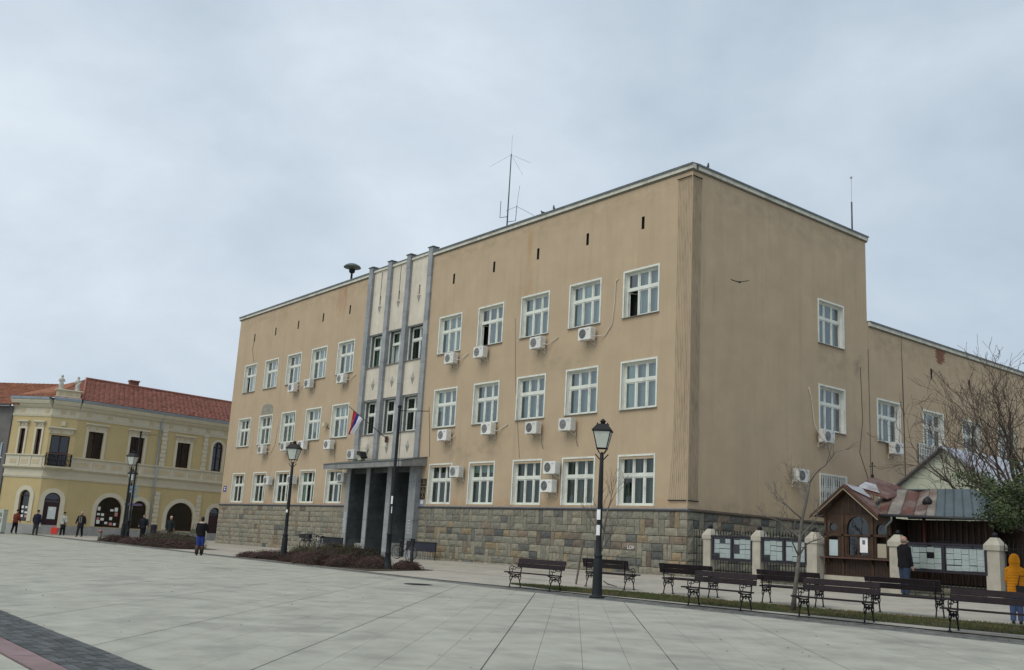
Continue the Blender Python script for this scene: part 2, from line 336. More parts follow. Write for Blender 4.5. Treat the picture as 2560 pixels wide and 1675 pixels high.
def clip(P,f):  # keep f(p)<=0
    o=[]
    for i in range(len(P)):
        a,b=P[i],P[(i+1)%len(P)]; fa,fb=f(a),f(b)
        if fa<=0:o.append(a)
        if (fa<=0)!=(fb<=0): o.append(a+(b-a)*(fa/(fa-fb)))
    return o
cand.sort(key=lambda t:t[0])
rest=MB(); nsl=0
for d_,P,c in cand:
    P=clip(P,lambda p:p.y-(fo(p.x)-.012)); 
    if len(P)>2: P=clip(P,lambda p:-25.26-p.y)
    if len(P)<3: continue
    cz=gz(c.x,c.y); jz=random.uniform(-.0006,.0006)
    area=sum(P[i].x*P[(i+1)%len(P)].y-P[(i+1)%len(P)].x*P[i].y for i in range(len(P)))/2
    if abs(area)<.01: continue
    n=len(P)
    top=[(p.x-c.x,p.y-c.y,gz(p.x,p.y)-cz+jz) for p in P]; bot=[(a,b,z-.035) for a,b,z in top]
    fs=[tuple(range(n)) if area>0 else tuple(range(n-1,-1,-1))]+[(i,n+i,n+(i+1)%n,(i+1)%n) for i in range(n)]
    if nsl<290:
        s=MB(); s.add(top+bot,fs); o=s.build('paving_slab',plaza,plz); o.location=(c.x,c.y,cz); nsl+=1
    else: rest.add([(x+c.x,y+c.y,z+cz) for x,y,z in top+bot],fs)
rest.build('paving_slabs',plazaf,plz,kind='stuff')
jm=MB()
for k in range(-12,5):
    v=-.65+2.32*k
    for j in range(-20,60):
        a=du*j+dv_*(v-.014); b=du*(j+1)+dv_*(v-.014); c=du*(j+1)+dv_*(v+.014); dd=du*j+dv_*(v+.014)
        if max(a.y,b.y)>-11.1 or min(a.y,b.y)<-25.2: continue
        jm.quad(*[(p.x,p.y,gz(p.x,p.y)-.010) for p in (a,dd,c,b)])
jm.build('slab_joints',joint,plz,kind='stuff')
# dark kerb band: blocks laid in rows between outer and inner edge
kb=sheet('kerb_band',xs,fo,fi,2,-.012,joint)
restb=MB(); nb=0; blocks=[]
x=-50.
while x<26:
    for r_ in range(4):
        w_=.28; o_=(r_%2)*.14
        xa,xb=x+o_+.004,x+o_+w_-.004
        ya=fo(xa)+(fi(xa)-fo(xa))*(r_/4)+.004; yb=fo(xa)+(fi(xa)-fo(xa))*((r_+1)/4)-.004
        blocks.append((xa,xb,ya,yb))
    x+=.28
blocks.sort(key=lambda b:(b[0]-14)**2)
for xa,xb,ya,yb in blocks:
    cx,cy=(xa+xb)/2,(ya+yb)/2; cz=gz(cx,cy)+random.uniform(-.002,.003)
    if nb<280:
        s=MB(); s.box(xa-cx,xb-cx,ya-cy,yb-cy,-.03,0.0); o=s.build('paving_block',kband,kb); o.location=(cx,cy,cz); nb+=1
    else: restb.box(xa,xb,ya,yb,cz-.03,cz)
restb.build('paving_blocks',kband,kb,kind='stuff')
# pale kerb edging and grass strip
GF=[(1.2,-9.55),(4,-9.85),(10.3,-9.3),(16,-8.7),(30,-7.3)]; GB=[(1.2,-9.5),(2.2,-8.8),(5.4,-8.05),(10.6,-7.55),(15.2,-6.75),(30,-4.4)]
gfx=lambda x:interp(GF,x); gbx=lambda x:interp(GB,x)
sheet('kerb_edging',frange(-45,30,.5),lambda x:fi(x)-.002,lambda x:max(fi(x)+.13,gfx(x)-.02) if x>1.2 else fi(x)+.13,1,.018,edgem)
gs=sheet('lawn_strip',frange(1.2,30,.4),gfx,gbx,4,.024,soil)
gm=MB()
for i in range(42000):
    x=random.uniform(1.25,19) ; a,b=gfx(x),gbx(x); y=random.uniform(a,b)
    if noise.noise(Vector((x*1.5,y*2.5,0)))<-.28 and random.random()<.75: continue
    z=gz(x,y)+.022; h=random.uniform(.025,.065); an=random.uniform(0,6.28); wd=.006; dx,dy=math.cos(an)*wd,math.sin(an)*wd; lx,ly=random.gauss(0,.02),random.gauss(0,.02)
    dry=noise.noise(Vector((x*.9+7,y*2,3)))>.12
    gm.tri((x-dx,y-dy,z),(x+dx,y+dy,z),(x+lx,y+ly,z+h),1 if dry and random.random()<.7 else 0)
gm.build('grass',[grassm,grass2],None,kind='stuff',label='short winter grass with dry patches in the strip between the bench rows',cat='grass')
# foreground dark band and pink band
fb=sheet('dark_paving_band',frange(-6,30,1.),-25.985,-25.25,1,-.012,joint)
x=4.
while x<17.3:
    for r_ in range(6):
        xa=x+(r_%2)*.1+.003; xb=xa+.194; ya=-25.98+r_*.122+.003; yb=ya+.116
        cx,cy=(xa+xb)/2,(ya+yb)/2; s=MB(); s.box(xa-cx,xb-cx,ya-cy,yb-cy,-.03,0); o=s.build('paving_block',band,fb); o.location=(cx,cy,gz(cx,cy)+.004+random.uniform(-.002,.003))
    x+=.2 if x>7 else .2
    if x>17.3: break
s=MB(); s.box(-6,4.,-25.98,-25.26,-.03,0.005); s.build('paving_blocks',band,fb,kind='stuff')
pk=sheet('pink_paving_band',frange(-6,30,1.),-26.295,-25.99,1,-.012,joint)
x=5.
while x<17:
    s=MB(); s.box(-.296,.296,-.148,.148,-.03,0); o=s.build('paving_slab',pinkm,pk); o.location=(x+.3,-26.142,gz(x,-26.1)+.004+random.uniform(-.001,.002)); x+=.6
x=5.
while x<17:
    for r_ in range(2):
        s=MB(); s.box(-.57,.57,-.285,.285,-.03,0); o=s.build('paving_slab',plaza,plz); o.location=(x+.57+r_*.4,-26.6-r_*.58,gz(x,-26.6)+random.uniform(0,.002)); 
    x+=1.16
# manhole cover
mh=MB(); mh.lathe([(.01,0),(.42,0),(.42,.012),(.38,.016),(.36,.008),(.01,.010)],20); 
for k in range(-3,4): mh.box(-.3,.3,k*.09-.012,k*.09+.012,.009,.014)
mh.build('manhole_cover',irong,None,loc=(.95,-12.75,gz(.95,-12.75)-.004),label='round grey iron manhole cover set in the plaza slabs',cat='manhole cover')

# ================================================================= MAIN BUILDING
B=thing('office_building','long three-storey tan stuccoed office building on a rough stone base','building',(0,0,0))
WX=[-2.75,-6.22,-9.71,-13.18,-16.71]; WXL=[-27.9,-31.4,-34.95,-38.45,-41.96]
ROWS=[(11.19,13.27),(7.20,9.27),(3.235,5.21)]
HW=.98
def window_meshes(W,H,cols,key):
    fr=MB()  # frame: surround + fixed frame, local x centred, z from 0
    hw=W/2; t=.075
    fr.box(-hw-t,-hw,-.035,.01,-.02,H+t); fr.box(hw,hw+t,-.035,.01,-.02,H+t); fr.box(-hw,hw,-.035,.01,H,H+t)
    yf0,yf1=.17,.235; ft=.06
    fr.box(-hw,-hw+ft,yf0,yf1,0,H); fr.box(hw-ft,hw,yf0,yf1,0,H); fr.box(-hw+ft,hw-ft,yf0,yf1,0,ft); fr.box(-hw+ft,hw-ft,yf0,yf1,H-ft,H)
    tz=H*.615
    fr.box(-hw+ft,hw-ft,yf0-.02,yf1,tz-.06,tz+.06)
    cw=(W-2*ft)/cols
    for i in range(1,cols):
        x=-hw+ft+cw*i; fr.box(x-.035,x+.035,yf0-.008,yf1,ft,tz-.06); fr.box(x-.035,x+.035,yf0-.008,yf1,tz+.06,H-ft)
    cas=[];pan=[]
    for i in range(cols):
        a=-hw+ft+cw*i+(.035 if i else 0); b=-hw+ft+cw*(i+1)-(.035 if i<cols-1 else 0)
        for z0,z1 in ((ft,tz-.06),(tz+.06,H-ft)):
            a_,b_,z0_,z1_=a+.004,b-.004,z0+.004,z1-.004; s=.042
            c=MB(); c.box(a_,a_+s,yf0+.012,yf1-.005,z0_,z1_); c.box(b_-s,b_,yf0+.012,yf1-.005,z0_,z1_); c.box(a_+s,b_-s,yf0+.012,yf1-.005,z0_,z0_+s); c.box(a_+s,b_-s,yf0+.012,yf1-.005,z1_-s,z1_)
            p=MB(); p.quad((a_+s,yf0+.035,z0_+s),(b_-s,yf0+.035,z0_+s),(b_-s,yf0+.035,z1_-s),(a_+s,yf0+.035,z1_-s))
            cas.append(c);pan.append(p)
    sl=MB(); sl.prism([(-.09,-.035),(.17,-.0),(.17,.012),(-.09,-.015)],-hw-.09,hw+.09,'x')
    cu=MB(); nf=40; z0,z1=.05,H-.05
    def cur(xa,xb,seed,mb,amp=.02):
        n=int((xb-xa)/.03); vs=[]
        for i in range(n+1):
            x=xa+(xb-xa)*i/n; y=.42+amp*math.sin(i*1.9+seed)+amp*.8*math.sin(i*.7+seed*2)
            vs+=[(x,y,z0),(x,y+.01,z1)]
        mb.add(vs,[(2*i,2*i+2,2*i+3,2*i+1) for i in range(n)],0,True)
    cur(-hw-.35,hw+.1,1.,cu,.035)
    cu2=MB(); cur(-hw-.35,-hw+W*.12,2.,cu2,.04); cur(-hw+W*.26,-hw+W*.46,4.,cu2,.04); cur(hw-W*.36,hw-W*.08,3.,cu2,.04)
    cu3=MB(); cur(-hw+W*.30,hw+.1,5.,cu3,.035)
    def me(mb,name,mt):
        o=mb.build(name,mt); m=o.data; bpy.data.objects.remove(o); return m
    return dict(frame=me(fr,'window',wframe),cas=[me(c,'casement',wframe) for c in cas],pan=[me(p,'pane',glass2 if key in 'blc' else glass) for p in pan],sill=me(sl,'sill',sillm),cu=me(cu,'curtain',curt),cu2=me(cu2,'curtain',curtd),cu3=me(cu3,'curtain',curt),cols=cols)
WM=window_meshes(2*HW,2.0,3,'a'); WML=window_meshes(2*HW,2.0,3,'l'); WM2=window_meshes(1.72,1.94,2,'b'); 
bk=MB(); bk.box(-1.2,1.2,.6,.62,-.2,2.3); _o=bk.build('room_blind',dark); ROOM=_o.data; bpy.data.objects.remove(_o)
def place_window(x,y,z,rot,wm,parent,mode='net',openc=(),sill=True,name='window',blind=None):
    w_=link(name,wm['frame'],parent,(x,y,z),rot)
    for i,(c,p) in enumerate(zip(wm['cas'],wm['pan'])):
        if i in openc:
            o=link('casement',c,w_); o.rotation_euler=(0,0,0); 
            xs_=[v.co.x for v in c.vertices]; hx=min(xs_)
            o.location=(hx,.24,0); o.rotation_euler=(0,0,R(70)); 
            o.data=c.copy(); 
            for v in o.data.vertices: v.co.x-=hx; v.co.y-=.2
            continue
        link('casement',c,w_); link('pane',p,w_)
    if sill: link('sill',wm['sill'],w_)
    if mode=='net': link('curtain',wm['cu'],w_)
    elif mode=='drape': link('curtain',wm['cu2'],w_)
    elif mode=='half': link('curtain',wm['cu3'],w_)
    if blind is not None:
        a_,b_,c_,d_=blind; s=MB(); s.box(a_,b_,.27,.275,c_,d_); s.build('blind',mat('roller blind',(.62,.70,.68),.6,.04),w_)
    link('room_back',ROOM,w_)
    return w_
# walls with openings
holes=[]
for z0,z1 in ROWS:
    for x in WX+WXL: holes.append(rect(x-HW,x+HW,z0+.02,z1-.055))
slots=[rect(x-.085,x+.085,15.01,15.58) for x in WX+WXL]
def wall_part(name,xa,xb,z0,z1,hs,mt,rot=0,y=0.,depth=.17,rm=None,parent=B):
    mb=MB(); hs=[h for h in hs if h[0][0]>xa and h[1][0]<xb]
    holes_wall(mb,rect(xa,xb,z0,z1),hs,y,depth,0,1)
    o=mb.build(name,[mt,rm or trim,dark],parent); o.rotation_euler=(0,0,rot); return o
for nm,xa,xb in (('front_wall',-18.8,0.),('front_wall',-44.8,-25.7)):
    wall_part(nm,xa,xb,3.16,17.1,holes+slots,stucco)
for x in WX+WXL: sb=MB(); sb.box(x-.2,x+.2,.171,.2,14.9,15.7); sb.build('slot_backing',[mat('shaded slot brick',(.05,.036,.03),.9,.3,9)],B)  # brick backing coloured near-black, so the slot's shade is painted in
for r_,(z0,z1) in enumerate(ROWS):
    for x in WX+WXL:
        op=()
        mode='net' if r_<1 else ('drape' if r_==2 else random.choice(['net','drape','net']))
        if (r_,x) in ((0,-2.75),(0,-13.18)): op=(0,)
        if r_==0 and x==-41.96: op=(0,)
        if op: mode='half'
        if r_==1 and x==-2.75: mode='net'
        bl={(1,-2.75):(-.98,-.3,.05,1.95),(0,-6.22):(-.3,.3,1.3,1.95),(2,-13.18):(-.98,.98,1.55,1.95),(1,-16.71):(-.98,-.35,.9,1.95),(2,-31.4):(-.98,-.3,.05,1.95),(1,-34.95):(-.3,.3,.05,1.95),(0,-35):None,(1,-27.9):(-.98,.98,1.4,1.95)}.get((r_,x)); place_window(x,0,z0+.02,0,WML if r_==2 else WM,B,mode,op,sill=(r_<2),blind=bl)
# side wall (local x = world y, local y = -world x)
SW_=[(9.81,11.19),(9.81,7.20),(14.62,7.20),(18.87,7.20),(22.93,7.20),(27.0,7.20)]
sh=[rect(x-HW,x+HW,z+.02,z+2.02) for x,z in SW_]+[rect(9.81-HW,9.81+HW,3.6,5.2),rect(14.6-HW,14.6+HW,3.6,5.2)]
ss=[rect(x-.085,x+.085,11.01,11.55) for x in (18.87,22.93,27.)]
mb=MB(); holes_wall(mb,[(0,3.16),(40,3.16),(40,12.85),(12.87,12.85),(12.87,17.1),(0,17.1)],sh+ss,0,.17,0,1); o=mb.build('side_wall',[stucco,trim,dark],B); o.rotation_euler=(0,0,math.pi/2)
for x in (18.87,22.93,27.): sb=MB(); sb.box(x-.2,x+.2,.171,.2,10.9,11.7); sb.build('slot_backing',MT['shaded slot brick'],B).rotation_euler=(0,0,math.pi/2)
for i,(x,z) in enumerate(SW_): place_window(0,x,z+.02,math.pi/2,WM,B,'net' if i==0 else 'drape')
WMB=window_meshes(2*HW,1.6,3,'c')
for yb in (9.81,14.6):
    w_=place_window(0,yb,3.6,math.pi/2,WMB,B,'drape',sill=True)
    g_=MB()
    for k in range(15): g_.box(-HW+.02+k*.138,-HW+.045+k*.138,-.09,-.065,-.05,1.66)
    for z in (.0,.55,1.1,1.62): g_.box(-HW-.02,HW+.02,-.064,-.05,z,z+.03)
    g_.build('window_bars',mat('white bars',(.6,.62,.6),.5),w_)
# white latticed bay on the wing
g_=MB(); 
for k in range(12): g_.box(-.95+k*.165,-.91+k*.165,-.10,-.07,0,1.75)
for z in (0,.3,.6,.9,1.2,1.5,1.72): g_.box(-.97,.97,-.07,-.05,z,z+.035)
g_.box(-.97,.97,-.05,-.02,0,1.76,1)
o=g_.build('lattice_screen',[MT['white bars'],greyw],B); o.location=(0,18.2,5.75); o.rotation_euler=(0,0,math.pi/2)
# lower core, roof, back
mb=MB(); mb.box(-44.76,-25.7,.07,.3,-.4,3.16); mb.box(-18.8,-.07,.07,.3,-.4,3.16); mb.build('base_backing',mortar,B)
mb=MB(); mb.box(-.3,-.07,.3,40,-.4,3.16); mb.build('base_backing',mortar,B)
mb=MB(); mb.box(-44.8,-44.6,.3,12.8,-.4,17.1); mb.box(-44.6,-.31,12.6,12.85,-.4,17.1); mb.box(-44.6,-.2,.25,12.6,16.9,17.0); mb.box(-14,-.2,12.86,39.9,12.6,12.7); mb.box(-14,-13.8,12.86,39.9,-.4,12.6); mb.box(-13.8,-.2,39.9,40.05,-.4,12.8); mb.box(-44.6,-.31,12.55,12.6,-.4,17.); mb.build('rear_walls_and_roof',stucco,B)
# end return of the front wall
mb=MB(); mb.quad((-44.8,0,3.16),(-44.8,0,17.1),(-44.8,.3,17.1),(-44.8,.3,3.16)); mb.build('end_return',stucco,B)
# wing gable return above the lower wing
mb=MB(); mb.quad((0,12.87,12.85),(0,12.87,17.1),(-8,12.87,17.1),(-8,12.87,12.85)); mb.build('rear_return',stucco,B)
# cornice
def cornice(name,a,b,z,rot,org=(0,0,0)):
    mb=MB(); mb.prism([(-.10,z-.20),(.25,z-.20),(.25,z),(-.10,z)],a,b,'x',0)
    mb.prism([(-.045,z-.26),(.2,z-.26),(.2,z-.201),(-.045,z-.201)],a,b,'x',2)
    mb.prism([(-.155,z+.002),(.4,z+.05),(.4,z+.085),(-.155,z+.035)],a,b,'x',1)
    mb.box(a,b,-.155,-.14,z-.045,z+.001,1)
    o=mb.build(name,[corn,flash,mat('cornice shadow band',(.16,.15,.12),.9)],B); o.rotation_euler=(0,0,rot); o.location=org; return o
cornice('cornice',-44.95,-25.72,17.22,0); cornice('cornice',-18.78,.10,17.22,0); 
cornice('cornice',.105,12.98,17.221,math.pi/2); cornice('cornice',12.99,40.1,12.94,math.pi/2)
# string course above the stone base
mb=MB(); mb.prism([(-.07,3.05),(.1,3.05),(.1,3.16),(-.09,3.13),(-.10,3.10)],-18.4,.09,'x'); mb.prism([(-.07,3.05),(.1,3.05),(.1,3.16),(-.09,3.13),(-.10,3.10)],-44.9,-25.8,'x'); mb.box(-18.4,.085,-.095,-.08,3.131,3.15,1); mb.box(-44.9,-25.8,-.095,-.08,3.131,3.15,1); mb.build('string_course',[mat('string course lead',(.10,.105,.115),.5,.2,4),mat('string course light',(.38,.38,.40),.5,.1,4)],B)
mb=MB(); mb.prism([(-.07,3.05),(.1,3.05),(.1,3.16),(-.09,3.13),(-.10,3.10)],.10,40,'x'); o=mb.build('string_course',mat('string course brown',(.11,.09,.075),.8,.2,4),B); o.rotation_euler=(0,0,math.pi/2)
# stone base
def stones(x0,x1,zb,rot,lim,weights):
    ztop=3.045; zl=2.10; courses=[]
    z=ztop
    while z-.316>zl-.02: courses.append((z-.315,z,0)); z-=.315
    z=zl-.006
    while z>-.1: courses.append((z-.305,z,1)); z-=.305
    blocked=[[] for _ in courses]; out=[]
    for k,(za,zb_,zone) in enumerate(courses):
        x=x0; bl=sorted(blocked[k])
        while x<x1-.01:
            hit=[b for b in bl if b[0]<=x+.01<b[1]]
            if hit: x=hit[0][1]; continue
            nxt=min([b[0] for b in bl if b[0]>x+.01]+[x1])
            if random.random()<.24 and k+1<len(courses) and courses[k+1][2]==zone:
                w_=min(random.uniform(.22,.34),nxt-x)
                if nxt-x-w_<.18: w_=nxt-x
                if w_<.4 and not any(b[0]<x+w_ and b[1]>x for b in blocked[k+1]):
                    out.append((x,x+w_,courses[k+1][0],zb_,zone,k)); blocked[k+1].append((x,x+w_)); x+=w_; continue
            w_=min(random.uniform(.42,.88),nxt-x)
            if nxt-x-w_<.2: w_=nxt-x
            out.append((x,x+w_,za,zb_,zone,k)); x+=w_
    return out
def stone_mesh(w_,h,zone):
    mb=MB(); nx,nz=(4,3) if w_>h else (3,4); g=.010
    sd_=random.uniform(0,99); vs=[]
    for j in range(nz+1):
        for i in range(nx+1):
            x=g+(w_-2*g)*i/nx; z=g+(h-2*g)*j/nz
            ed=(i in(0,nx)) or (j in(0,nz))
            y=-.014 if ed else -.030-.024*noise.noise(Vector((x*6+sd_,z*6,sd_)))-random.uniform(0,.014)
            if ed: x+=random.uniform(-.006,.006) if i in(0,nx) else 0; z+=random.uniform(-.006,.006) if j in (0,nz) else 0
            vs.append((x,y,z))
    k=nx+1; mb.add(vs,[(j*k+i,j*k+i+1,(j+1)*k+i+1,(j+1)*k+i) for j in range(nz) for i in range(nx)],0)
    ring=[i for i in range(nx+1)]+[j*k+nx for j in range(1,nz+1)]+[nz*k+i for i in range(nx-1,-1,-1)]+[j*k for j in range(nz-1,0,-1)]
    rv=[vs[i] for i in ring]+[(vs[i][0],.07,vs[i][2]) for i in ring]; n=len(ring)
    mb.add(rv,[(i,n+i,n+(i+1)%n,(i+1)%n) for i in range(n)],0)
    return mb
def pick(x,zone,k,side):
    if side: return random.choices(range(9),[3,4,4,4,2,1,1,1.5,1.5])[0]
    if x<-25: return random.choices(range(9),[6,3,1,.5,6,.8,.3,.2,1.2])[0]
    if zone==0: return random.choices(range(9),[6,6,4,.4,2,.2,.1,.05,.3])[0]
    if k==3: return random.choices(range(9),[2,2,2,3,2,2.4,2,1.6,2])[0]
    return random.choices(range(9),[6,4,3,1.6,4,.9,.5,.7,1.8])[0]
def place_stones(lst,rot,side,lim,cnt=[0]):
    rst=MB()
    for xa,xb,za,zb_,zone,k in lst:
        y_=0. if not side else xa
        if zb_<gz(xa if not side else 0,0)-.02: continue
        m_=pick(xa if not side else -1,zone,k,side); sm=stone_mesh(xb-xa,zb_-za,zone)
        prd=.0 if zone==0 else -.012
        if cnt[0]<lim:
            o=sm.build('stone',STONES[m_],B); cnt[0]+=1
            if rot: o.location=(-prd,xa,za); o.rotation_euler=(0,0,rot)
            else: o.location=(xa,prd,za)
        else: rst.add([(x+xa,y+prd,z+za) for x,y,z in sm.v],sm.f,m_)
    if rst.v:
        o=rst.build('stone_courses',STONES,B,kind='stuff'); o.rotation_euler=(0,0,rot)
L1=stones(-18.45,0.02,0,0,0,0); L2=stones(-44.85,-25.8,0,0,0,0); L3=stones(.02,16,0,0,0,0)
L3a=[s for s in L3 if s[0]<2.6]; L3b=[s for s in L3 if s[0]>=2.6]
place_stones(sorted(L1,key=lambda s:-s[0]),0,False,262)
place_stones(L3a,math.pi/2,True,300); place_stones(L3b,math.pi/2,True,0); place_stones(L2,0,False,0)
for i,(tx,xx) in enumerate((('LOV',-3.05),)):
    fc=bpy.data.curves.new('graffiti','FONT'); fc.body=tx; fc.size=.2; o=bpy.data.objects.new('graffiti',fc); COL.objects.link(o); o.parent=B; o.location=(xx,-.085,1.52); o.rotation_euler=(R(90),0,0); fc.materials.append(stick); fc.extrude=.003; bpy.context.view_layer.update(); _m=bpy.data.meshes.new_from_object(o.evaluated_get(bpy.context.evaluated_depsgraph_get())); _q=link('graffiti',_m,B,tuple(o.location),(R(90),0,0)); bpy.data.objects.remove(o)
# plaster patch, brick patch
def blobpoly(cx,cz,rx,rz,n=18,j=.12,flat=False):
    return [(cx+rx*math.cos(2*math.pi*i/n)*(1+random.uniform(-j,j)),cz+rz*math.sin(2*math.pi*i/n)*(1+random.uniform(-j,j))) for i in range(n)]
mb=MB(); mb.prism([(-39.4,9.36),(-37.5,9.36),(-37.55,9.8),(-37.85,10.0),(-38.4,10.08),(-39.1,10.05),(-39.3,9.8)],-.006,.0,'y'); mb.build('plaster_patch',mat('bare cement patch',(.27,.26,.22),.95,.3,3,.6,30),B)
bp_=MB(); row=0; z=11.95
while z<12.74:
    yy=19.35+((row%2)*.12)
    while yy<20.3:
        cz=z+.03; rx=(yy+.1-19.83)/.50; rz=(cz-12.62)/.66
        if rx*rx+(rz*rz if rz<0 else 0)<1+random.uniform(-.2,.15): bp_.box(yy+.008,yy+.232,-.012-random.uniform(0,.01),.02,z+.006,z+.064)
        yy+=.24
    z+=.07; row+=1
o=bp_.build('exposed_bricks',brick_m,B,kind='stuff'); o.rotation_euler=(0,0,math.pi/2)
# cables on the walls
mb=MB(); mb.tube([(-.012,15.99,12.7),(.015,15.99,10),(.015,16.0,7),(.015,15.95,3.2)],.02,5); mb.build('wall_cable',blk,B)
mb=MB(); mb.tube([(.012,12.2,10.6),(.012,12.3,8),(.012,12.0,6.5),(.012,13.1,4.6),(.012,13.0,3.3)],.012,4); mb.build('wall_cable',blk,B)
mb=MB(); mb.tube([(.012,12.9,11.6),(.012,12.92,8.5),(.012,12.9,5)],.010,4); mb.build('wall_cable',blk,B)
mb=MB(); mb.tube([(.02,18.95,11.5),(.02,21,10.7),(.02,24,9.9)],.012,4); mb.build('wall_cable',blk,B)
mb=MB(); mb.tube([(-11.2,-.01,12.3),(-10.9,-.01,9.),(-10.3,-.01,5.4)],.008,4); mb.build('wall_cable',blk,B)
mb=MB(); mb.tube([(-18.2,-.01,8.4),(-17.95,-.02,7.0),(-17.8,-.02,5.7)],.012,4); mb.build('wall_cable',blk,B)
mb=MB(); mb.tube([(-41.96,-.01,15.),(-42.1,-.01,14.4),(-41.6,-.01,13.4)],.015,4); mb.build('wall_cable',blk,B)

# ---- centre bay
PX=[(-25.7,-25.25),(-23.52,-23.12),(-21.45,-21.05),(-19.22,-18.80)]
for i,(a,b) in enumerate(PX):
    z=5.72; top=17.52
    while z<top-.05:
        h=min(random.uniform(.75,1.15),top-z)
        if top-z-h<.4: h=top-z
        s=MB(); s.box(a-(a+b)/2,b-(a+b)/2,-.12+random.uniform(-.006,.006),.30,.004,h-.004)
        o=s.build('marble_block',random.choice([slate,slate2,slate]),B); o.location=((a+b)/2,0,z); z+=h
    s=MB(); s.box(a-.06,b+.06,-.17,.30,17.525,17.57); s.build('pilaster_cap',flash,B)
BAY=[(-25.25,-23.52),(-23.12,-21.45),(-21.05,-19.22)]
for i,(a,b) in enumerate(BAY):
    c=(a+b)/2
    # upper panel in two halves with slot
    for h_,(xa,xb) in enumerate(((a,c-.004),(c+.004,b))):
        s=MB(); pts=[(xa,13.27),(xb,13.27),(xb,15.0),(xb+(-.06 if h_==0 else 0),15.0)] 
        if h_==0: poly=[(xa,13.27),(xb,13.27),(xb,15.02),(c-.08,15.02),(c-.08,15.58),(xb,15.58),(xb,17.18),(xa,17.18)]
        else: poly=[(xa,13.27),(xb,13.27),(xb,17.18),(xa,17.18),(xa,15.58),(c+.08,15.58),(c+.08,15.02),(xa,15.02)]
        s.prism(poly,.05,.16,'y'); s.build('marble_panel',cream,B)
    s=MB(); s.box(c-.12,c+.12,.17,.2,14.95,15.65); s.build('slot_backing',dark,B)
    s=MB(); s.box(a,b,-.04,.16,17.185,17.33,0); s.box(a,b,-.08,.3,17.331,17.37,1); s.build('parapet',[corn,flash],B)
    if i<2: s=MB(); s.box(c-.03,c+.02,.042,.049,15.5,17.1); s.build('drain_stain',mat('dark run stain',(.07,.065,.055),.9,.3,4),B)
    for (z0,z1) in ((9.28,11.2),(5.74,7.18)):
        zm=(z0+z1)/2
        for xa,xb in ((a,c-.003),(c+.003,b)):
            for za,zb_ in ((z0,zm-.003),(zm+.003,z1)):
                s=MB(); s.box(xa,xb,.05,.16,za,zb_); s.build('marble_panel',cream,B)
        s=MB(); k=len(s.v); zc=z0+(.9 if z0>9 else .65)
        s.add([(c-.2,.048,zc),(c,.048,zc-.38),(c+.2,.048,zc),(c,.048,zc+.38),(c,-.07,zc)],[(0,1,4),(1,2,4),(2,3,4),(3,0,4)]); s.build('carved_diamond',diam,B)
    s=MB(); s.add([(c-.2,.048,14.95),(c,.048,14.5),(c+.2,.048,14.95),(c,-.07,14.93)],[(0,1,3),(1,2,3),(2,0,3)]); s.build('carved_diamond',diam,B)
    for z0 in (11.24,7.22):
        # recessed jambs
        s=MB(); s.box(a,a+.02,.05,.5,z0,z0+1.98); s.box(b-.02,b,.05,.5,z0,z0+1.98); s.box(a+.02,b-.02,.05,.5,z0+1.985,z0+2.02); s.build('window_jamb',slate,B)
        w_=place_window(c,.18,z0+.02,0,WM2,B,'drape' if i==2 or z0<9 else 'net',(0,) if (i==1 and z0>9) else (),sill=False)
        w_.scale.x=(b-a-.05)/1.87
        s=MB(); s.box(a,b,-.03,.5,z0-.035,z0-.002); s.build('sill',sillm,B)
    s=MB(); s.box(a,b,.165,.3,9.2,11.24); s.box(a,b,.165,.3,13.2,17.1); s.box(a,b,.165,.3,5.2,7.2); s.box(a,b,.9,.95,5.,17.); s.build('bay_backing',dark,B)
# canopy (tapered slab)
mb=MB(); x0,x1=-26.45,-18.03
pr=[(0.,5.24),(-1.6,5.10),(-1.6,5.38),(0.,5.70)]
mb.prism(pr,x0,x1,'x',0); mb.prism([(-1.64,5.385),(.0,5.705),(.0,5.73),(-1.64,5.42)],x0-.04,x1+.04,'x',1); mb.build('entrance_canopy',[conc,flash],B)
# piers
PP=[(-25.82,-25.38,1.3),(-23.57,-23.17,1.3),(-21.32,-20.86,1.3),(-19.08,-18.42,.9)]
gzp=lambda x:gz(x,0)-.1
for i,(a,b,dp) in enumerate(PP):
    z=gzp(a); 
    while z<5.2:
        h=1.02 if 5.2-z>1.4 else 5.235-z
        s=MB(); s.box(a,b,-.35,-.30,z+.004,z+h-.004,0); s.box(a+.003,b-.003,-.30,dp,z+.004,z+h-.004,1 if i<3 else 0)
        s.build('pier_block',[slate2 if i!=3 else slate,porchdk],B); z+=h
mb=MB(); mb.box(-25.82,-18.42,1.32,1.36,.3,5.3); mb.build('porch_back',dark,B)
for (a,b) in ((-25.38,-23.57),(-23.17,-21.32),(-20.86,-19.08)):
    d_=MB(); 
    for x in (a+.02,(a+b)/2-.03,b-.1): d_.box(x,x+.07,1.02,1.09,.42,5.1)
    for z in (.42,1.1,2.75,2.95,5.05): d_.box(a+.02,b-.02,1.0,1.06,z,z+.07)
    dd=d_.build('door',mat('black metal door frame',(.03,.03,.032),.4,.1),B)
    g_=MB(); g_.quad((a+.05,1.1,.45),(b-.05,1.1,.45),(b-.05,1.1,5.1),(a+.05,1.1,5.1)); g_.build('pane',glassd,dd)
    s=MB(); s.box(a,b,-.1,.2,4.95,5.2); s.box(a+.3,b-.3,-.13,-.1,4.98,5.06); s.build('porch_lintel',porchdk,B)
    s=MB(); s.box(a,b,-.2,1.0,gz(a,0)-.05,gz(a,0)+.04); s.build('doorstep',conc,B)
s=MB(); s.box(-21.4,-20.85,-.25,.5,.36,1.15); s.box(-25.38,-24.5,.3,.9,.36,1.0); s.build('light_plinth_block',mat('pale plinth',(.40,.41,.36),.8,.1,2),B)
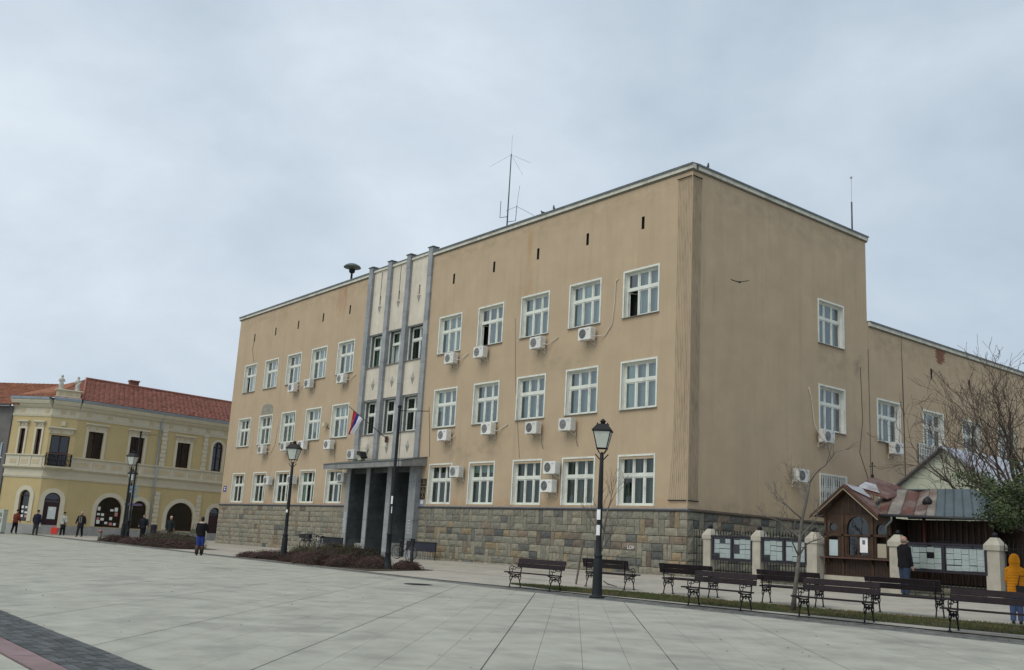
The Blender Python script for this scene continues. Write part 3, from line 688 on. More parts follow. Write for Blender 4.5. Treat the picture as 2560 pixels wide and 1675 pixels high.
s=MB(); s.box(-22.9,-22.65,.99,1.0,2.3,2.6); s.box(-22.3,-22.15,.99,1.0,1.7,1.95); s.build('door_notice',paper,B)
# marble margin with graffiti smears on the first pier
s=MB()
for k in range(9): s.box(-25.78+random.uniform(0,.1),-25.5+random.uniform(0,.08),-.356,-.352,1.6+k*.13,1.66+k*.13)
for k in range(5): s.box(-18.98+random.uniform(0,.1),-18.65,-.356,-.352,1.7+k*.16,1.73+k*.16)
s.build('graffiti_smears',mat('pale graffiti paint',(.50,.52,.53),.7,.3,20),B)
# ================================================================= things on the building
def plq(x0,z0,w_,h,label,mt=plaque,let=3):
    o=thing('wall_plaque',label,'plaque',(x0,-.002,z0),0,'name plaques right of the entrance')
    s=MB(); s.box(0,w_,-.03,0,0,h); s.build('plate',mt,o)
    s=MB()
    if mt is plaque:
        s.prism([(w_/2-.035,h-.12),(w_/2+.035,h-.12),(w_/2+.03,h-.05),(w_/2,h-.03),(w_/2-.03,h-.05)],-.033,-.0305,'y')
        for k in range(let):
            z=h-.17-k*.05; ww=random.uniform(.5,.8)*w_/2; x=w_/2-ww
            while x<w_/2+ww: l_=random.uniform(.012,.03); s.box(x,x+l_,-.033,-.0305,z-.02,z); x+=l_+.010
        s.build('lettering',goldm,o)
plq(-18.38,4.18,.47,.38,'top black plaque with gold letters right of the entrance'); plq(-18.4,3.83,.45,.30,'middle black plaque of the three right of the entrance'); plq(-18.42,3.5,.45,.30,'lowest black plaque of the three right of the entrance',let=2)
o=thing('notice_plate','pale blue grey sheet below the three black plaques','notice',(-18.42,-.002,3.17)); s=MB(); s.box(0,.42,-.02,0,0,.3); s.build('plate',mat('blue grey sheet',(.27,.30,.40),.5,.1,3),o); s=MB(); s.box(.1,.32,-.022,-.0205,.08,.25); s.build('print',paper,o)
for z in (4.0,3.55): 
    o=thing('wall_plaque','black plaque left of the entrance, %s of two'%('upper' if z>3.8 else 'lower'),'plaque',(-26.35,-.002,z)); s=MB(); s.box(0,.3,-.03,0,0,.33); s.build('plate',plaque,o)
o=thing('number_sign','small blue enamel house sign at the far left corner of the stuccoed building','sign',(-44.45,-.002,4.02)); s=MB(); s.box(0,.5,-.02,0,0,.4); s.build('plate',blue,o); s=MB(); s.box(.08,.42,-.023,-.0205,.26,.31); s.box(.15,.35,-.023,-.0205,.1,.2); s.build('white_print',stick,o)
o=thing('camera_box','small cream junction box on a bracket by the second-floor windows','wall box',(-29.45,-.002,7.95)); s=MB(); s.box(-.15,.15,-.3,-.1,0,.25); s.build('box',mat('cream plastic',(.55,.5,.36),.6),o); s=MB(); s.tube([(0,-.1,.05),(.25,-.05,-.1),(.3,0,-.1)],.02,5); s.build('bracket',blk,o)
# air conditioners
def me_of(mb,name,mts):
    o=mb.build(name,mts); m=o.data; bpy.data.objects.remove(o); return m
c_=MB(); c_.prism([(-.40,.012),(-.388,0),(.388,0),(.40,.012),(.40,.538),(.388,.55),(-.388,.55),(-.40,.538)],-.30,0,'y')
for k in range(9): c_.box(.401,.405,-.26,-.05,.08+k*.045,.095+k*.045)
AC_CAS=me_of(c_,'casing',acw)
def fan(mt):
    f=MB(); n=20; cx,cz=-.12,.275
    f.add([(cx+.215*math.cos(2*math.pi*i/n),-.304,cz+.215*math.sin(2*math.pi*i/n)) for i in range(n)],[tuple(range(n))],0)
    for r_ in (.06,.11,.16,.205):
        f.tube([(cx+r_*math.cos(2*math.pi*i/n),-.309,cz+r_*math.sin(2*math.pi*i/n)) for i in range(n+1)],.005,4,1,False)
    for a in range(6): f.tube([(cx,-.311,cz),(cx+.21*math.cos(a*math.pi/3),-.311,cz+.21*math.sin(a*math.pi/3))],.005,4,1)
    f.ball((cx,-.312,cz),.03,6,1)
    return me_of(f,'fan_guard',[mt,acg])
FAN=[fan(acd),fan(mat('mid grey fan',(.22,.23,.23),.6))]
b_=MB(); 
for x in (-.28,.28): b_.box(x-.015,x+.015,-.32,.12,-.03,-.002); b_.box(x-.015,x+.015,.10,.12,-.22,-.002); b_.tube([(x,-.28,-.03),(x,.11,-.2)],.01,4)
BRK=me_of(b_,'bracket',acw)
def ac(x,z,label,y=-.15,rot=0,fanmt=1,pp=None,cable=False,wall='f'):
    loc=(x+.4,y,z) if wall=='f' else (-y,x+.4,z)
    o=thing('air_conditioner',label,'air conditioner',loc,0 if wall=='f' else math.pi/2,'air conditioners on the stuccoed building')
    link('casing',AC_CAS,o); link('fan_guard',FAN[fanmt],o); link('bracket',BRK,o)
    s=MB()
    s.box(.12,.3,-.302,-.3005,.40,.47) ; s.build('badge',mat('pale badge',(.45,.47,.5),.5),o)
    if pp is not None: s=MB(); s.tube(pp,.022,6); s.build('pipe',pipe,o)
    if cable: s=MB(); s.tube([(.3,-.02,.1),(.45,.02,-.1),(.38,.08,-.4),(.5,.08,-.7)],.012,4); s.build('cable',blk,o)
pr_=[(.42,-.15,.18),(.6,-.02,.15),(.75,.08,.3),(1.15,.12,.45)]
pl_=[(.42,-.15,.18),(.55,-.05,.1),(.6,.1,.25)]
long_=[(.42,-.15,.12),(.9,.1,.15),(1.3,.12,.6),(1.42,.12,1.6),(1.45,.12,2.5),(1.6,.12,2.6)]
ac(-16.44,10.5,'air conditioner under the top-floor window just right of the marble bay',pp=pr_)
ac(-13.9,10.53,'air conditioner with blue label left of the second top-floor window right of the bay',pp=[(-.42,.05,.3),(-.6,.12,.3),(-.85,.12,.3)])
ac(-9.47,10.46,'air conditioner with long pipe under the middle top-floor window on the right',pp=pr_)
ac(-6.11,10.44,'air conditioner with dark fan and tall looping pipe on the top floor right',fanmt=0,pp=long_)
ac(-16.58,6.47,'air conditioner under the middle-floor window just right of the marble bay',pp=pl_,cable=False)
ac(-12.87,6.6,'air conditioner with pipe under second middle-floor window right of the bay',pp=pr_)
ac(-9.47,6.46,'dark-fanned air conditioner trailing a cable below the centre middle-floor window',fanmt=0,cable=True)
ac(-7.15,6.48,'air conditioner on the middle floor above and left of the nearest street lamp head',fanmt=1,cable=True)
ac(-15.28,4.57,'air conditioner at the top of the first ground-floor window right of the entrance',pp=None)
ac(-8.05,4.6,'greyish upper air conditioner of the stacked pair beside the ground-floor window',fanmt=0)
ac(-8.22,3.79,'lower white air conditioner of the stacked pair beside the ground-floor window',fanmt=0)
ac(-34.6,10.55,'air conditioner under the top-floor middle window of the left wing',pp=pr_)
ac(-32.34,10.62,'air conditioner between two top-floor windows of the left wing',pp=None)
ac(-27.98,10.53,'air conditioner with pipe to the marble bay on the top floor left',pp=pr_)
ac(-38.32,6.55,'air conditioner under the middle-floor window with the bare cement patch',pp=long_[:5])
ac(-34.85,6.62,'air conditioner hidden partly behind the second lamp head on the middle floor',pp=None)
ac(-32.37,6.62,'air conditioner just right of the second lamp head on the middle floor',fanmt=1)
ac(-28.84,6.5,'air conditioner below the cream box on the middle floor left of the bay',cable=True)
ac(-36.89,4.42,'leftmost ground-floor air conditioner on the stuccoed building')
ac(-33.34,4.43,'ground-floor air conditioner behind the second lamp post')
ac(-26.81,4.45,'ground-floor air conditioner hard against the left entrance pier')
ac(8.5,6.62,'air conditioner under the middle-floor window of the side wall',wall='s',pp=[(-.42,-.1,.2),(-.55,.1,.8),(-.75,.12,2.0),(-.95,.12,2.4)],fanmt=1)
ac(14.3,6.68,'air conditioner under the first window of the lower wing',wall='s',pp=[(.42,-.1,.2),(.7,.1,.8),(.72,.12,1.6)])
ac(6.55,4.72,'air conditioner low on the side wall above the notice boards',wall='s',fanmt=0)
ac(-25.5,5.76,'air conditioner standing on the left end of the entrance canopy',y=-.35,pp=[(.42,-.1,.1),(.8,.1,.1),(.85,.3,.6)])
o=thing('floodlight','dark floodlight on a cream ballast box standing on the entrance canopy','floodlight',(-23.95,-.55,5.66)); s=MB(); s.box(-.25,.12,-.1,.2,0,.3); s.build('ballast_box',mat('cream box',(.42,.41,.30),.7),o); s=MB(); s.prism([(-.25,.32),(.05,.28),(.28,.1),(.34,.14),(.1,.5),(-.25,.52)],-.2,.2,'y'); s.build('lamp_housing',blk,o)
# flag
o=thing('flag_on_pole','red blue and white national flag on a slanted wall pole above the canopy','flag',(-22.15,-.05,6.85))
s=MB(); tip=Vector((-1.55,-1.75,1.75)); s.tube([(0,0,0),tip],.022,6); s.build('flag_pole',mat('dark pole',(.04,.035,.03),.5),o)
s=MB(); s.box(-.05,.05,-.12,.04,-.2,.15); s.build('socket',mat('rust bracket',(.10,.06,.05),.8),o)
nu,nv=16,14; vs=[];  redm=mat('flag red',(.42,.03,.04),.8,.1,4); bluem=mat('flag blue',(.035,.045,.27),.8,.1,4); whitem=mat('flag white',(.72,.72,.76),.8,.05,4)
dpole=tip.normalized()
for i in range(nu+1):
    for j in range(nv+1):
        u=i/nu; v=j/nv
        p0=dpole*(tip.length*(.88-.25*u)); drop=1.38*v*(1-.36*u)
        q=p0+Vector((-.30*v-.05*math.sin(u*9+v*2)*v-.18*v*u ,-.03*v+.07*math.sin(u*13+v*1.5)*(.3+v),-drop))
        q+=Vector((-.05*v*u,-.30*v*u,0))
        vs.append(q)
k=nv+1; fcs=[(i*k+j,(i+1)*k+j,(i+1)*k+j+1,i*k+j+1) for i in range(nu) for j in range(nv)]
fl=MB()
for t_,f_ in enumerate(fcs):
    i=t_//nv; fl.add([vs[a] for a in f_],[(0,1,2,3)],0 if i<nu*.33 else (1 if i<nu*.56 else 2),True)
me=fl.build('flag_cloth',[redm,bluem,whitem],o)
s=MB(); cst=Vector((-1.50,-1.38,1.05)); s.ball((cst.x,cst.y,cst.z-.1),.11,8,0,1.3); me=s.build('flag_crest',mat('gold crest',(.35,.20,.05),.7,.3,20),o); me.scale=(1,.5,1); me.location=(0,-.75,0)
# garland of light strings hung round the corner
o=thing('light_string_curtain','curtain of thin dark light strings hanging down the building corner','light strings',(0,0,0))
s=MB(); s.tube([(-.78,-.05,16.72),(-.03,-.05,16.72)],.025,5); s.tube([(.05,-.03,16.72),(.05,.56,16.72)],.025,5); s.build('top_rail',blk,o)
s=MB(); s.tube([(-.95,-.06,3.46),(-.03,-.06,3.46)],.025,5); s.tube([(.05,-.03,3.46),(.05,.58,3.46)],.025,5); s.build('bottom_rail',blk,o)
stm=mat('string bulbs',(.085,.07,.052),.8,.4,20)
for k in range(18):
    front=k<9
    t_=(k/8) if front else ((k-9)/8)
    pts=[];rr=[]
    for q in range(48):
        z=16.7-13.22*(q+(random.random()-.5)*.8 if 0<q<47 else q)/47; fl_=max(0,(7.-z)/3.6)
        if front: xt=-.72+.68*t_; x=xt-(.22*(1-t_))*fl_**1.6+random.gauss(0,.004); y=-.035
        else: x=.035; y=.03+.50*t_+random.gauss(0,.004)
        pts.append((x,y,z)); rr.append(.0035+.005*random.random()**3)
    s=MB(); s.tube(pts,rr,4); s.build('light_string',stm,o)
# ------------------------------------------------ roof things
o=thing('siren','grey mushroom-shaped warning siren on the roof left of the marble bay','siren',(-29.95,1.,17.0)); s=MB(); s.lathe([(.08,0),(.07,1.55),(.09,1.6)],8); s.build('mast',irong,o)
s=MB(); s.lathe([(.18,1.52),(.22,1.60),(.56,1.63),(.58,1.66),(.48,1.78),(.28,1.88),(.04,1.91)],20); s.build('horn_cap',mat('siren green grey',(.10,.125,.115),.6,.15,4),o); s=MB(); s.lathe([(.14,1.28),(.20,1.36),(.20,1.515)],14); s.build('motor',irong,o)
an=mat('antenna metal',(.10,.11,.12),.5,.1,metal=.5)
o=thing('antenna_mast','tall antenna mast with radial whips on the roof right of the bay','antenna',(-14.25,1.5,17.)); s=MB(); s.tube([(0,0,0),(.02,0,5.25)],[.045,.03],6); s.build('mast',an,o)
for a,b in (((.02,0,5.2),(.03,0,6.35)),((.02,0,5.2),(-1.6,-.2,4.9)),((.02,0,5.2),(1.0,.1,3.8)),((.02,0,5.2),(.5,1.,4.9))): s=MB(); s.tube([a,b],.007,4); s.build('whip',an,o)
s=MB(); s.tube([(0,0,1.65),(-.66,0,1.75),(-.66,0,2.7)],.022,4); s.build('side_aerial',an,o); s=MB(); s.tube([(0,0,1.35),(.72,0,1.25),(.76,0,2.1)],.022,4); s.tube([(.76,0,2.08),(.92,0,3.2)],.01,4); s.tube([(.76,0,2.05),(.1,-.2,1.9)],.01,4); s.tube([(.76,0,2.05),(2.0,.2,1.3)],.01,4); s.build('side_aerial',an,o)
o=thing('lightning_rod','thin rod with a ball on the far end of the side roof edge','rod',(-.5,12.55,17.2)); s=MB(); s.tube([(0,0,0),(0,0,1.9)],.04,6); s.build('rod_base',an,o); s=MB(); s.tube([(0,0,1.9),(0,0,3.2)],.015,5); s.ball((0,0,3.2),.07,6); s.build('rod_tip',mat('pale rod',(.5,.5,.5),.4),o)
def pigeon(loc,rz,label,up=1.):
    o=thing('pigeon',label,'bird',loc,rz,'pigeons on the roof edge')
    s=MB(); s.tube([(-.20,0,.03),(-.12,0,.08),(-.02,0,.12),(.07,0,.17*up),(.10,0,.23*up),(.12,0,.27*up),(.155,0,.275*up)],[.012,.035,.06,.055,.032,.032,.012],8); s.build('body',birdm,o)
    s=MB(); s.tube([(0,.02,.08),(.01,.02,0)],.006,4); s.tube([(0,-.02,.08),(.01,-.02,0)],.006,4); s.build('legs',mat('bird leg',(.2,.07,.05),.7),o)
pigeon((-9.6,.1,17.28),R(200),'hunched pigeon, left one of two on the front roof edge',.85); pigeon((-8.8,.1,17.28),R(150),'upright pigeon, right one of two on the front roof edge',1.25); pigeon((-.1,1.05,17.28),R(120),'lone upright pigeon on the roof edge just right of the corner',1.35)
o=thing('flying_bird','dark bird gliding with spread wings in front of the side wall','bird',(3.2,-1.,11.38),R(51)); o.scale=(.72,.72,.72)
s=MB(); s.tube([(0,-.17,0),(0,-.08,-.01),(0,.03,0),(0,.12,.02),(0,.17,.02)],[.012,.05,.06,.035,.01],8); s.build('body',birdm,o)
for sg in (-1,1):
    s=MB(); P=[(sg*.03,-.07,.02),(sg*.03,.09,.02),(sg*.22,.10,.06),(sg*.40,.03,.09),(sg*.50,-.06,.13),(sg*.22,-.05,.05)]
    s.add(P+[(x,y,z-.015) for x,y,z in P],[(0,1,2,5),(5,2,3,4),(6,11,8,7),(11,10,9,8),(0,5,11,6),(1,7,8,2),(2,8,9,3),(3,9,10,4),(4,10,11,5),(0,6,7,1)]); s.build('wing',birdm,o)
# ================================================================= BENCHES
def spiral(c,r0,r1,a0,a1,n=14):
    return [(c[0]+(r0+(r1-r0)*i/n)*math.cos(a0+(a1-a0)*i/n),c[1]+(r0+(r1-r0)*i/n)*math.sin(a0+(a1-a0)*i/n)) for i in range(n+1)]
def endframe():
    s=MB(); P=lambda l,rr: s.tube([(0,a,b) for a,b in l],rr,6)
    P([(-.22,0.01),(-.20,.12),(-.17,.22),(-.10,.31),(0,.345),(.10,.31),(.17,.22),(.20,.12),(.23,.01)],[.018,.016,.017,.02,.022,.02,.017,.016,.018])  # arched legs
    for x in (-.23,.235): s.box(-.03,.03,x-.045,x+.045,0,.018)
    P([(-.30,.415),(-.15,.39),(.05,.375),(.22,.385)],.017)
    P(spiral((-.165,.335),.055,.012,R(-40),R(420)),.011); P(spiral((.165,.325),.055,.012,R(220),R(-240)),.011)
    P([(-.20,.20),(-.235,.28),(-.21,.36),(-.25,.40)],.012); P([(.20,.20),(.235,.28),(.21,.38)],.012)
    P(spiral((0,.30),.03,.03,0,6.28,8),.012)
    # back upright and arm rest scroll
    P([(.21,.38),(.225,.50),(.25,.62),(.285,.80)],[.018,.017,.016,.014])
    P([(.25,.62),(.17,.555),(.06,.56),(-.06,.60),(-.17,.625),(-.245,.58),(-.255,.50),(-.20,.445),(-.13,.46),(-.115,.52),(-.16,.55),(-.195,.52)],[.013]*12)
    P([(.03,.57),(-.03,.52),(-.09,.53),(-.10,.59)],.010); P([(-.24,.40),(-.23,.47)],.014)
    return me_of(s,'end_frame',iron)
EF=endframe()
def slat(y0,z0,y1,z1,th,Lh,name,lab=None):
    d=Vector((0,y1-y0,z1-z0)).normalized(); n=Vector((0,-d.z,d.y))*th
    s=MB(); pts=[(y0,z0),(y1,z1),(y1+n.y,z1+n.z),(y0+n.y,z0+n.z)]; c=.006
    s.prism(pts,-Lh,Lh,'x'); return me_of(s,name,brownw)
SL_={}
def bench(x,y,rz,label,Ln=1.83):
    key=round(Ln,2)
    if key not in SL_:
        h=Ln/2
        SL_[key]=[(slat(-.34,.425,-.19,.425,.035,h,'seat_slat'),'seat_slat'),(slat(-.18,.422,-.03,.415,.035,h,'seat_slat'),'seat_slat'),(slat(-.02,.414,.13,.405,.035,h,'seat_slat'),'seat_slat'),
          (slat(.225,.58,.252,.70,.035,h,'back_slat'),'back_slat'),(slat(.256,.715,.288,.835,.035,h,'back_slat'),'back_slat')]
    o=thing('park_bench',label,'bench',(x,y,gz(x,y)+.012),rz,'cast iron benches along the lawn strip')
    for sx in (-1,1): e_=link('end_frame',EF,o); e_.location=(sx*(Ln/2-.14),0,0)
    for me,nm in SL_[key]: link(nm,me,o)
    return o
FRONT=[(2.32,-10.47,3.96,-10.35),(8.80,-10.08,10.3,-9.98),(11.83,-9.88,13.33,-9.72),(15.09,-9.55,16.6,-9.40)]
LF=['front-row bench at the pointed left end of the lawn strip','front-row bench directly in front of the two smaller notice boards','front-row bench between the young tree and the bald man','front-row bench cut by the right edge, before the yellow jacket']
for (x0,y0,x1,y1),lb in zip(FRONT,LF):
    a=math.atan2(y1-y0,x1-x0); cx,cy=(x0+x1)/2,(y0+y1)/2; nx,ny=-math.sin(a),math.cos(a); L_=math.hypot(x1-x0,y1-y0)
    bench(cx+nx*.22,cy+ny*.22,a,lb,L_+.28)
BACK=[(2.8,-7.82,4.33,-7.72),(5.84,-7.68,7.34,-7.54),(9.05,-7.46,10.5,-7.26),(11.95,-7.12,13.47,-6.98)]
LB=['back-row bench seen from behind, hidden partly by the nearest lamp post','back-row bench seen from behind at the corner of the stone base','back-row bench seen from behind, before the second notice board','back-row bench seen from behind, at the feet of the bald man']
for (x0,y0,x1,y1),lb in zip(BACK,LB):
    a=math.atan2(y1-y0,x1-x0); cx,cy=(x0+x1)/2,(y0+y1)/2; nx,ny=-math.sin(a),math.cos(a); L_=math.hypot(x1-x0,y1-y0)
    bench(cx+nx*.2,cy+ny*.2,a+math.pi,lb,L_+.28)
# ================================================================= LAMPS
def lamp(x,y,h,label,rz=R(40),sc=1.,st=(),base=True):
    o=thing('street_lamp',label,'street lamp',(x,y,gz(x,y)+.004),rz,'lantern street lamps')
    s=MB(); hp=h-1.02*sc
    s.lathe([(.21,0),(.21,.03),(.15,.05),(.135,.10),(.125,.55),(.12,.95),(.105,1.0),(.10,1.04),(.115,1.06),(.11,1.10),(.085,1.14),(.075,1.5),(.065,hp*.8),(.05,hp),(.02,hp+.04)],12); s.build('post',irong,o)
    s=MB()
    for a in (0,math.pi): s.tube([(0,0,hp-.22),(.18*math.cos(a),.18*math.sin(a),hp-.02)],.016,5)
    for a in (R(45),R(135),R(225),R(315)): s.tube([(0,0,hp-.05),(.10*math.cos(a),.10*math.sin(a),hp+.02),(.2*math.cos(a)*sc,.2*math.sin(a)*sc,hp+.14*sc)],.012,5)
    s.build('lantern_bracket',iron,o)
    z0=hp+.14*sc; z1=z0+.46*sc; b0=.13*sc; b1=.235*sc
    g=MB(); v=[(sx*b0,sy*b0,z0) for sx,sy in ((-1,-1),(1,-1),(1,1),(-1,1))]+[(sx*b1,sy*b1,z1) for sx,sy in ((-1,-1),(1,-1),(1,1),(-1,1))]
    for i,f in enumerate([(0,1,5,4),(1,2,6,5),(2,3,7,6),(3,0,4,7)]):
        p=MB(); p.add([v[a] for a in f],[(0,1,2,3)]); p.build('lantern_pane',lampgl,o)
    s=MB()
    for i in range(4):
        s.tube([v[i],v[i+4]],.014*sc,4); s.tube([v[i],v[(i+1)%4]],.014*sc,4); s.tube([v[i+4],v[(i+1)%4+4]],.014*sc,4)
    s.build('lantern_frame',iron,o)
    s=MB(); e=.27*sc; t=.14*sc; zt=z1+.20*sc
    vv=[(sx*e,sy*e,z1) for sx,sy in ((-1,-1),(1,-1),(1,1),(-1,1))]+[(sx*e,sy*e,z1+.03) for sx,sy in ((-1,-1),(1,-1),(1,1),(-1,1))]+[(sx*t,sy*t,zt) for sx,sy in ((-1,-1),(1,-1),(1,1),(-1,1))]
    s.add(vv,[(3,2,1,0)]+[(i,(i+1)%4,(i+1)%4+4,i+4) for i in range(4)]+[(i+4,(i+1)%4+4,(i+1)%4+8,i+8) for i in range(4)]+[(8,9,10,11)])
    s.lathe([(.07*sc,0),(.06*sc,.05*sc),(.09*sc,.07*sc),(.07*sc,.10*sc),(.02*sc,.15*sc)],8,(0,0,zt))
    for sx,sy in ((-1,-1),(1,-1),(1,1),(-1,1)): s.ball((sx*t,sy*t,zt+.01),.02*sc,6)
    s.build('lantern_roof',iron,o)
    for z,hh in st:
        rr=.078; s=MB(); a0=R(-130)-rz; n=6; s.add([(rr*math.cos(a0+R(100)*i/n-R(0)),rr*math.sin(a0+R(100)*i/n),z+k*hh) for i in range(n+1) for k in (0,1)],[(2*i,2*i+2,2*i+3,2*i+1) for i in range(n)]); s.build('sticker',stick,o)
    return o
lamp(5.98,-10.45,4.83,'nearest lantern street lamp with white stickers, standing between the bench rows',st=((2.03,.27),(1.62,.27)))
lamp(-13.3,-10.06,5.13,'lantern street lamp at the left end of the nearer shrub bed',st=((2.02,.12),))
lamp(-37.8,-8.95,5.73,'larger lantern street lamp in the far shrub bed before the yellow building',sc=1.1)
lamp(-44.3,-6.73,4.9,'smaller lantern street lamp behind the one in the far shrub bed')
def mast_pole(x,y,h,label,az):
    o=thing('banner_pole',label,'pole',(x,y,gz(x,y)+.006),az,'black banner poles')
    s=MB(); s.lathe([(.27,0),(.27,.03),(.19,.06),(.13,.30),(.105,.55),(.115,.57),(.115,.62),(.10,.66),(.095,1.25),(.115,1.27),(.115,1.33),(.085,1.36),(.08,1.9),(.062,2.0),(.055,h-.15),(.06,h-.12)],12); s.ball((0,0,h-.06),.085,10); s.build('post',irong,o)
    s=MB(); s.tube([(0,0,h-.22),(1.25,0,h-.22)],.016,5); s.build('banner_arm',iron,o)
    s=MB(); s.tube([(.13,0,h-.22),(.13,0,1.4)],.010,4); s.build('halyard',iron,o)
    return o
o=mast_pole(-7.34,-8.66,6.3,'tall black banner pole at the right end of the nearer shrub bed',R(35))
s=MB(); s.box(-.035,.035,-.066,-.060,2.45,2.75); s.box(.01,.04,-.075,-.070,2.1,2.35); q=s.build('sticker',stick,o); q.rotation_euler=(0,0,R(5))
mast_pole(-38.9,-8.3,7.0,'far black banner pole beside the large lamp in front of the yellow building',R(35))
o=thing('bollard_post','short black post with a dark box on top near the bicycle rack','post',(-6.55,-8.1,gz(-6.55,-8.1)+.006),R(30)); s=MB(); s.lathe([(.16,0),(.16,.03),(.08,.05),(.07,.12),(.065,1.0)],10); s.build('post',iron,o); s=MB(); s.box(-.07,.07,-.06,.06,.95,1.16); s.build('head_box',iron,o)
o=thing('street_sign','street sign pole with blue plates and a small arrow board by the far lamps','sign',(-39.9,-7.9,gz(-40,-8)),R(50)); s=MB(); s.tube([(0,0,0),(0,0,3.75)],.035,6); s.build('post',mat('galvanised pole',(.25,.27,.28),.5,.1,metal=.5),o)
for z in (3.1,3.35,2.8): s=MB(); s.box(-.3 if z!=2.8 else -.15,.25,-.06,-.04,z,z+.18); s.build('name_plate',mat('pale blue plate',(.16,.24,.30),.5,.1),o)
s=MB(); s.box(-.5,.65,-.06,-.04,2.28,2.42); s.build('arrow_board',mat('purple sign',(.10,.07,.14),.5,.1),o)
o=thing('short_bollard','short weathered post with a reddish cap at the left tip of the far shrubs','bollard',(-38.75,-10.0,gz(-38.8,-9.9))); s=MB(); s.lathe([(.12,0),(.11,.55)],8); s.build('post',mat('grey green post',(.17,.18,.15),.8,.2),o); s=MB(); s.lathe([(.14,.551),(.13,.62),(.05,.70)],8); s.build('cap',mat('faded red cap',(.33,.13,.10),.7,.3,10),o)
o=thing('litter_bin','dark litter bin beside the drainpipe behind the far shrub bed','bin',(-50.6,-2.6,gz(-50,-2))); s=MB(); s.lathe([(.2,0),(.24,.9),(.26,.92),(.26,.98)],10); s.build('bin_body',mat('dark purple bin',(.03,.025,.05),.5),o); s=MB(); s.lathe([(.27,.981),(.2,1.08),(.02,1.1)],10); s.build('lid',blk,o)
o=thing('utility_cabinet','pale green utility cabinet with louvred doors at the far left edge','cabinet',(-51.6,-13.2,gz(-52,-13)),R(50)); cg=mat('pale green cabinet',(.50,.54,.47),.6,.05,2)
s=MB(); s.box(-.9,.45,-.3,.3,.12,1.62); s.box(-.93,.48,-.33,.33,1.62,1.67); s.build('cabinet_body',cg,o); s=MB(); s.box(-.88,.43,-.28,.28,0,.12); s.build('base',plin,o)
for z in (.75,1.15):
    for k in range(4): s=MB(); s.box(-.35+k*.09,-.31+k*.09,-.306,-.301,z,z+.3); s.build('louvre',dark,o)
    for k in range(4): s=MB(); s.box(.05+k*.09,.09+k*.09,-.306,-.301,z,z+.3); s.build('louvre',dark,o)
# ================================================================= SHRUBS
def shrub(x,y,rx,ry,h,mats,label,group,n=900,lf=.035,name='shrub'):
    h=h*(.88 if group else 1); o=thing(name,label,'shrub',(x,y,gz(x,y)),random.uniform(0,6),group); sd_=random.uniform(0,100)
    s=MB(); core=MB()
    def rad(th,ph): return 1+.22*noise.noise(Vector((math.cos(th)*1.6+sd_,math.sin(th)*1.6,ph*1.5)))+.10*noise.noise(Vector((math.cos(th)*5+sd_,math.sin(th)*5,ph*5)))
    nt_,npp=14,6; vs=[]
    for j in range(npp+1):
        ph=math.pi/2*j/npp
        for i in range(nt_):
            th=2*math.pi*i/nt_; r=rad(th,ph)*.84; vs.append((rx*r*math.cos(th)*math.cos(ph),ry*r*math.sin(th)*math.cos(ph),h*r*math.sin(ph)))
    core.add(vs,[(j*nt_+i,j*nt_+(i+1)%nt_,(j+1)*nt_+(i+1)%nt_,(j+1)*nt_+i) for j in range(npp) for i in range(nt_)]); core.build('twig_core',mat('shrub core',(.03,.022,.016),.95,.4,14),o)
    for k in range(int(n*1.7)):
        th=random.uniform(0,6.283); ph=math.asin(random.uniform(0,1)); r=rad(th,ph)*random.uniform(.84,1.04)
        p=Vector((rx*r*math.cos(th)*math.cos(ph),ry*r*math.sin(th)*math.cos(ph),h*r*math.sin(ph)+.02))
        a=Vector((random.gauss(0,1),random.gauss(0,1),random.gauss(0,1))).normalized(); b=a.orthogonal().normalized(); l_=lf*random.uniform(.4,.95)
        s.add([p,p+a*l_+b*l_*.6,p+a*l_*1.8,p+a*l_-b*l_*.6],[(0,1,2,3)],random.choice((0,0,0,1,1,2)))
    s.build('foliage',mats,o,kind='stuff'); return o
rs=random.getstate(); random.seed(21)
q1='low purple barberry mounds of the nearer shrub bed'; q2='taller dark shrubs in the nearer shrub bed'
# nearer bed: front row of low mounds, then taller shrubs behind
low=[(-16.9,-9.9,.6,.28),(-15.7,-9.75,.75,.42),(-14.5,-9.5,.75,.50),(-12.6,-9.85,.75,.46),(-11.5,-10.0,.7,.50),(-10.5,-9.95,.8,.58),(-9.7,-9.7,.65,.42),(-9.0,-9.75,.65,.50),(-8.3,-9.35,.65,.52),(-7.7,-9.1,.6,.50),(-6.75,-8.15,.62,.40)]
nm=['leftmost','second','third','fourth','fifth','sixth, widest','seventh','eighth','ninth','tenth','last, right of the banner pole,']
for (x,y,r_,h),t_ in zip(low,nm): shrub(x,y,r_,.55,h,barb,'%s low purple barberry mound from the left in the nearer bed'%t_ if 'last' not in t_ else 'last low purple barberry mound, just right of the banner pole foot',q1,1100,.030,'barberry_shrub')
tall=[(-14.7,-8.3,.9,.70),(-13.2,-8.0,1.15,.88),(-11.6,-8.5,1.1,.92),(-10.4,-8.2,1.0,.9),(-9.2,-8.3,.9,.75)]
for (x,y,r_,h),t_ in zip(tall,['leftmost and lowest','second','tallest middle','fourth','rightmost']): shrub(x,y,r_,.85,h,oliv,'%s of the dark green-brown shrubs behind the nearer barberry row'%t_,q2,1700,.034)
q3='low purple barberry mounds of the far shrub bed'; q4='clipped dark shrubs in the far shrub bed'
low=[(-38.0,-9.4,.9,.48),(-36.6,-9.4,.8,.42),(-35.4,-9.3,.8,.40),(-34.0,-9.6,.9,.42),(-32.4,-9.7,.9,.44),(-30.9,-9.7,.9,.44),(-29.4,-9.5,.9,.46),(-28.1,-9.2,.8,.50),(-26.9,-8.9,.7,.40)]
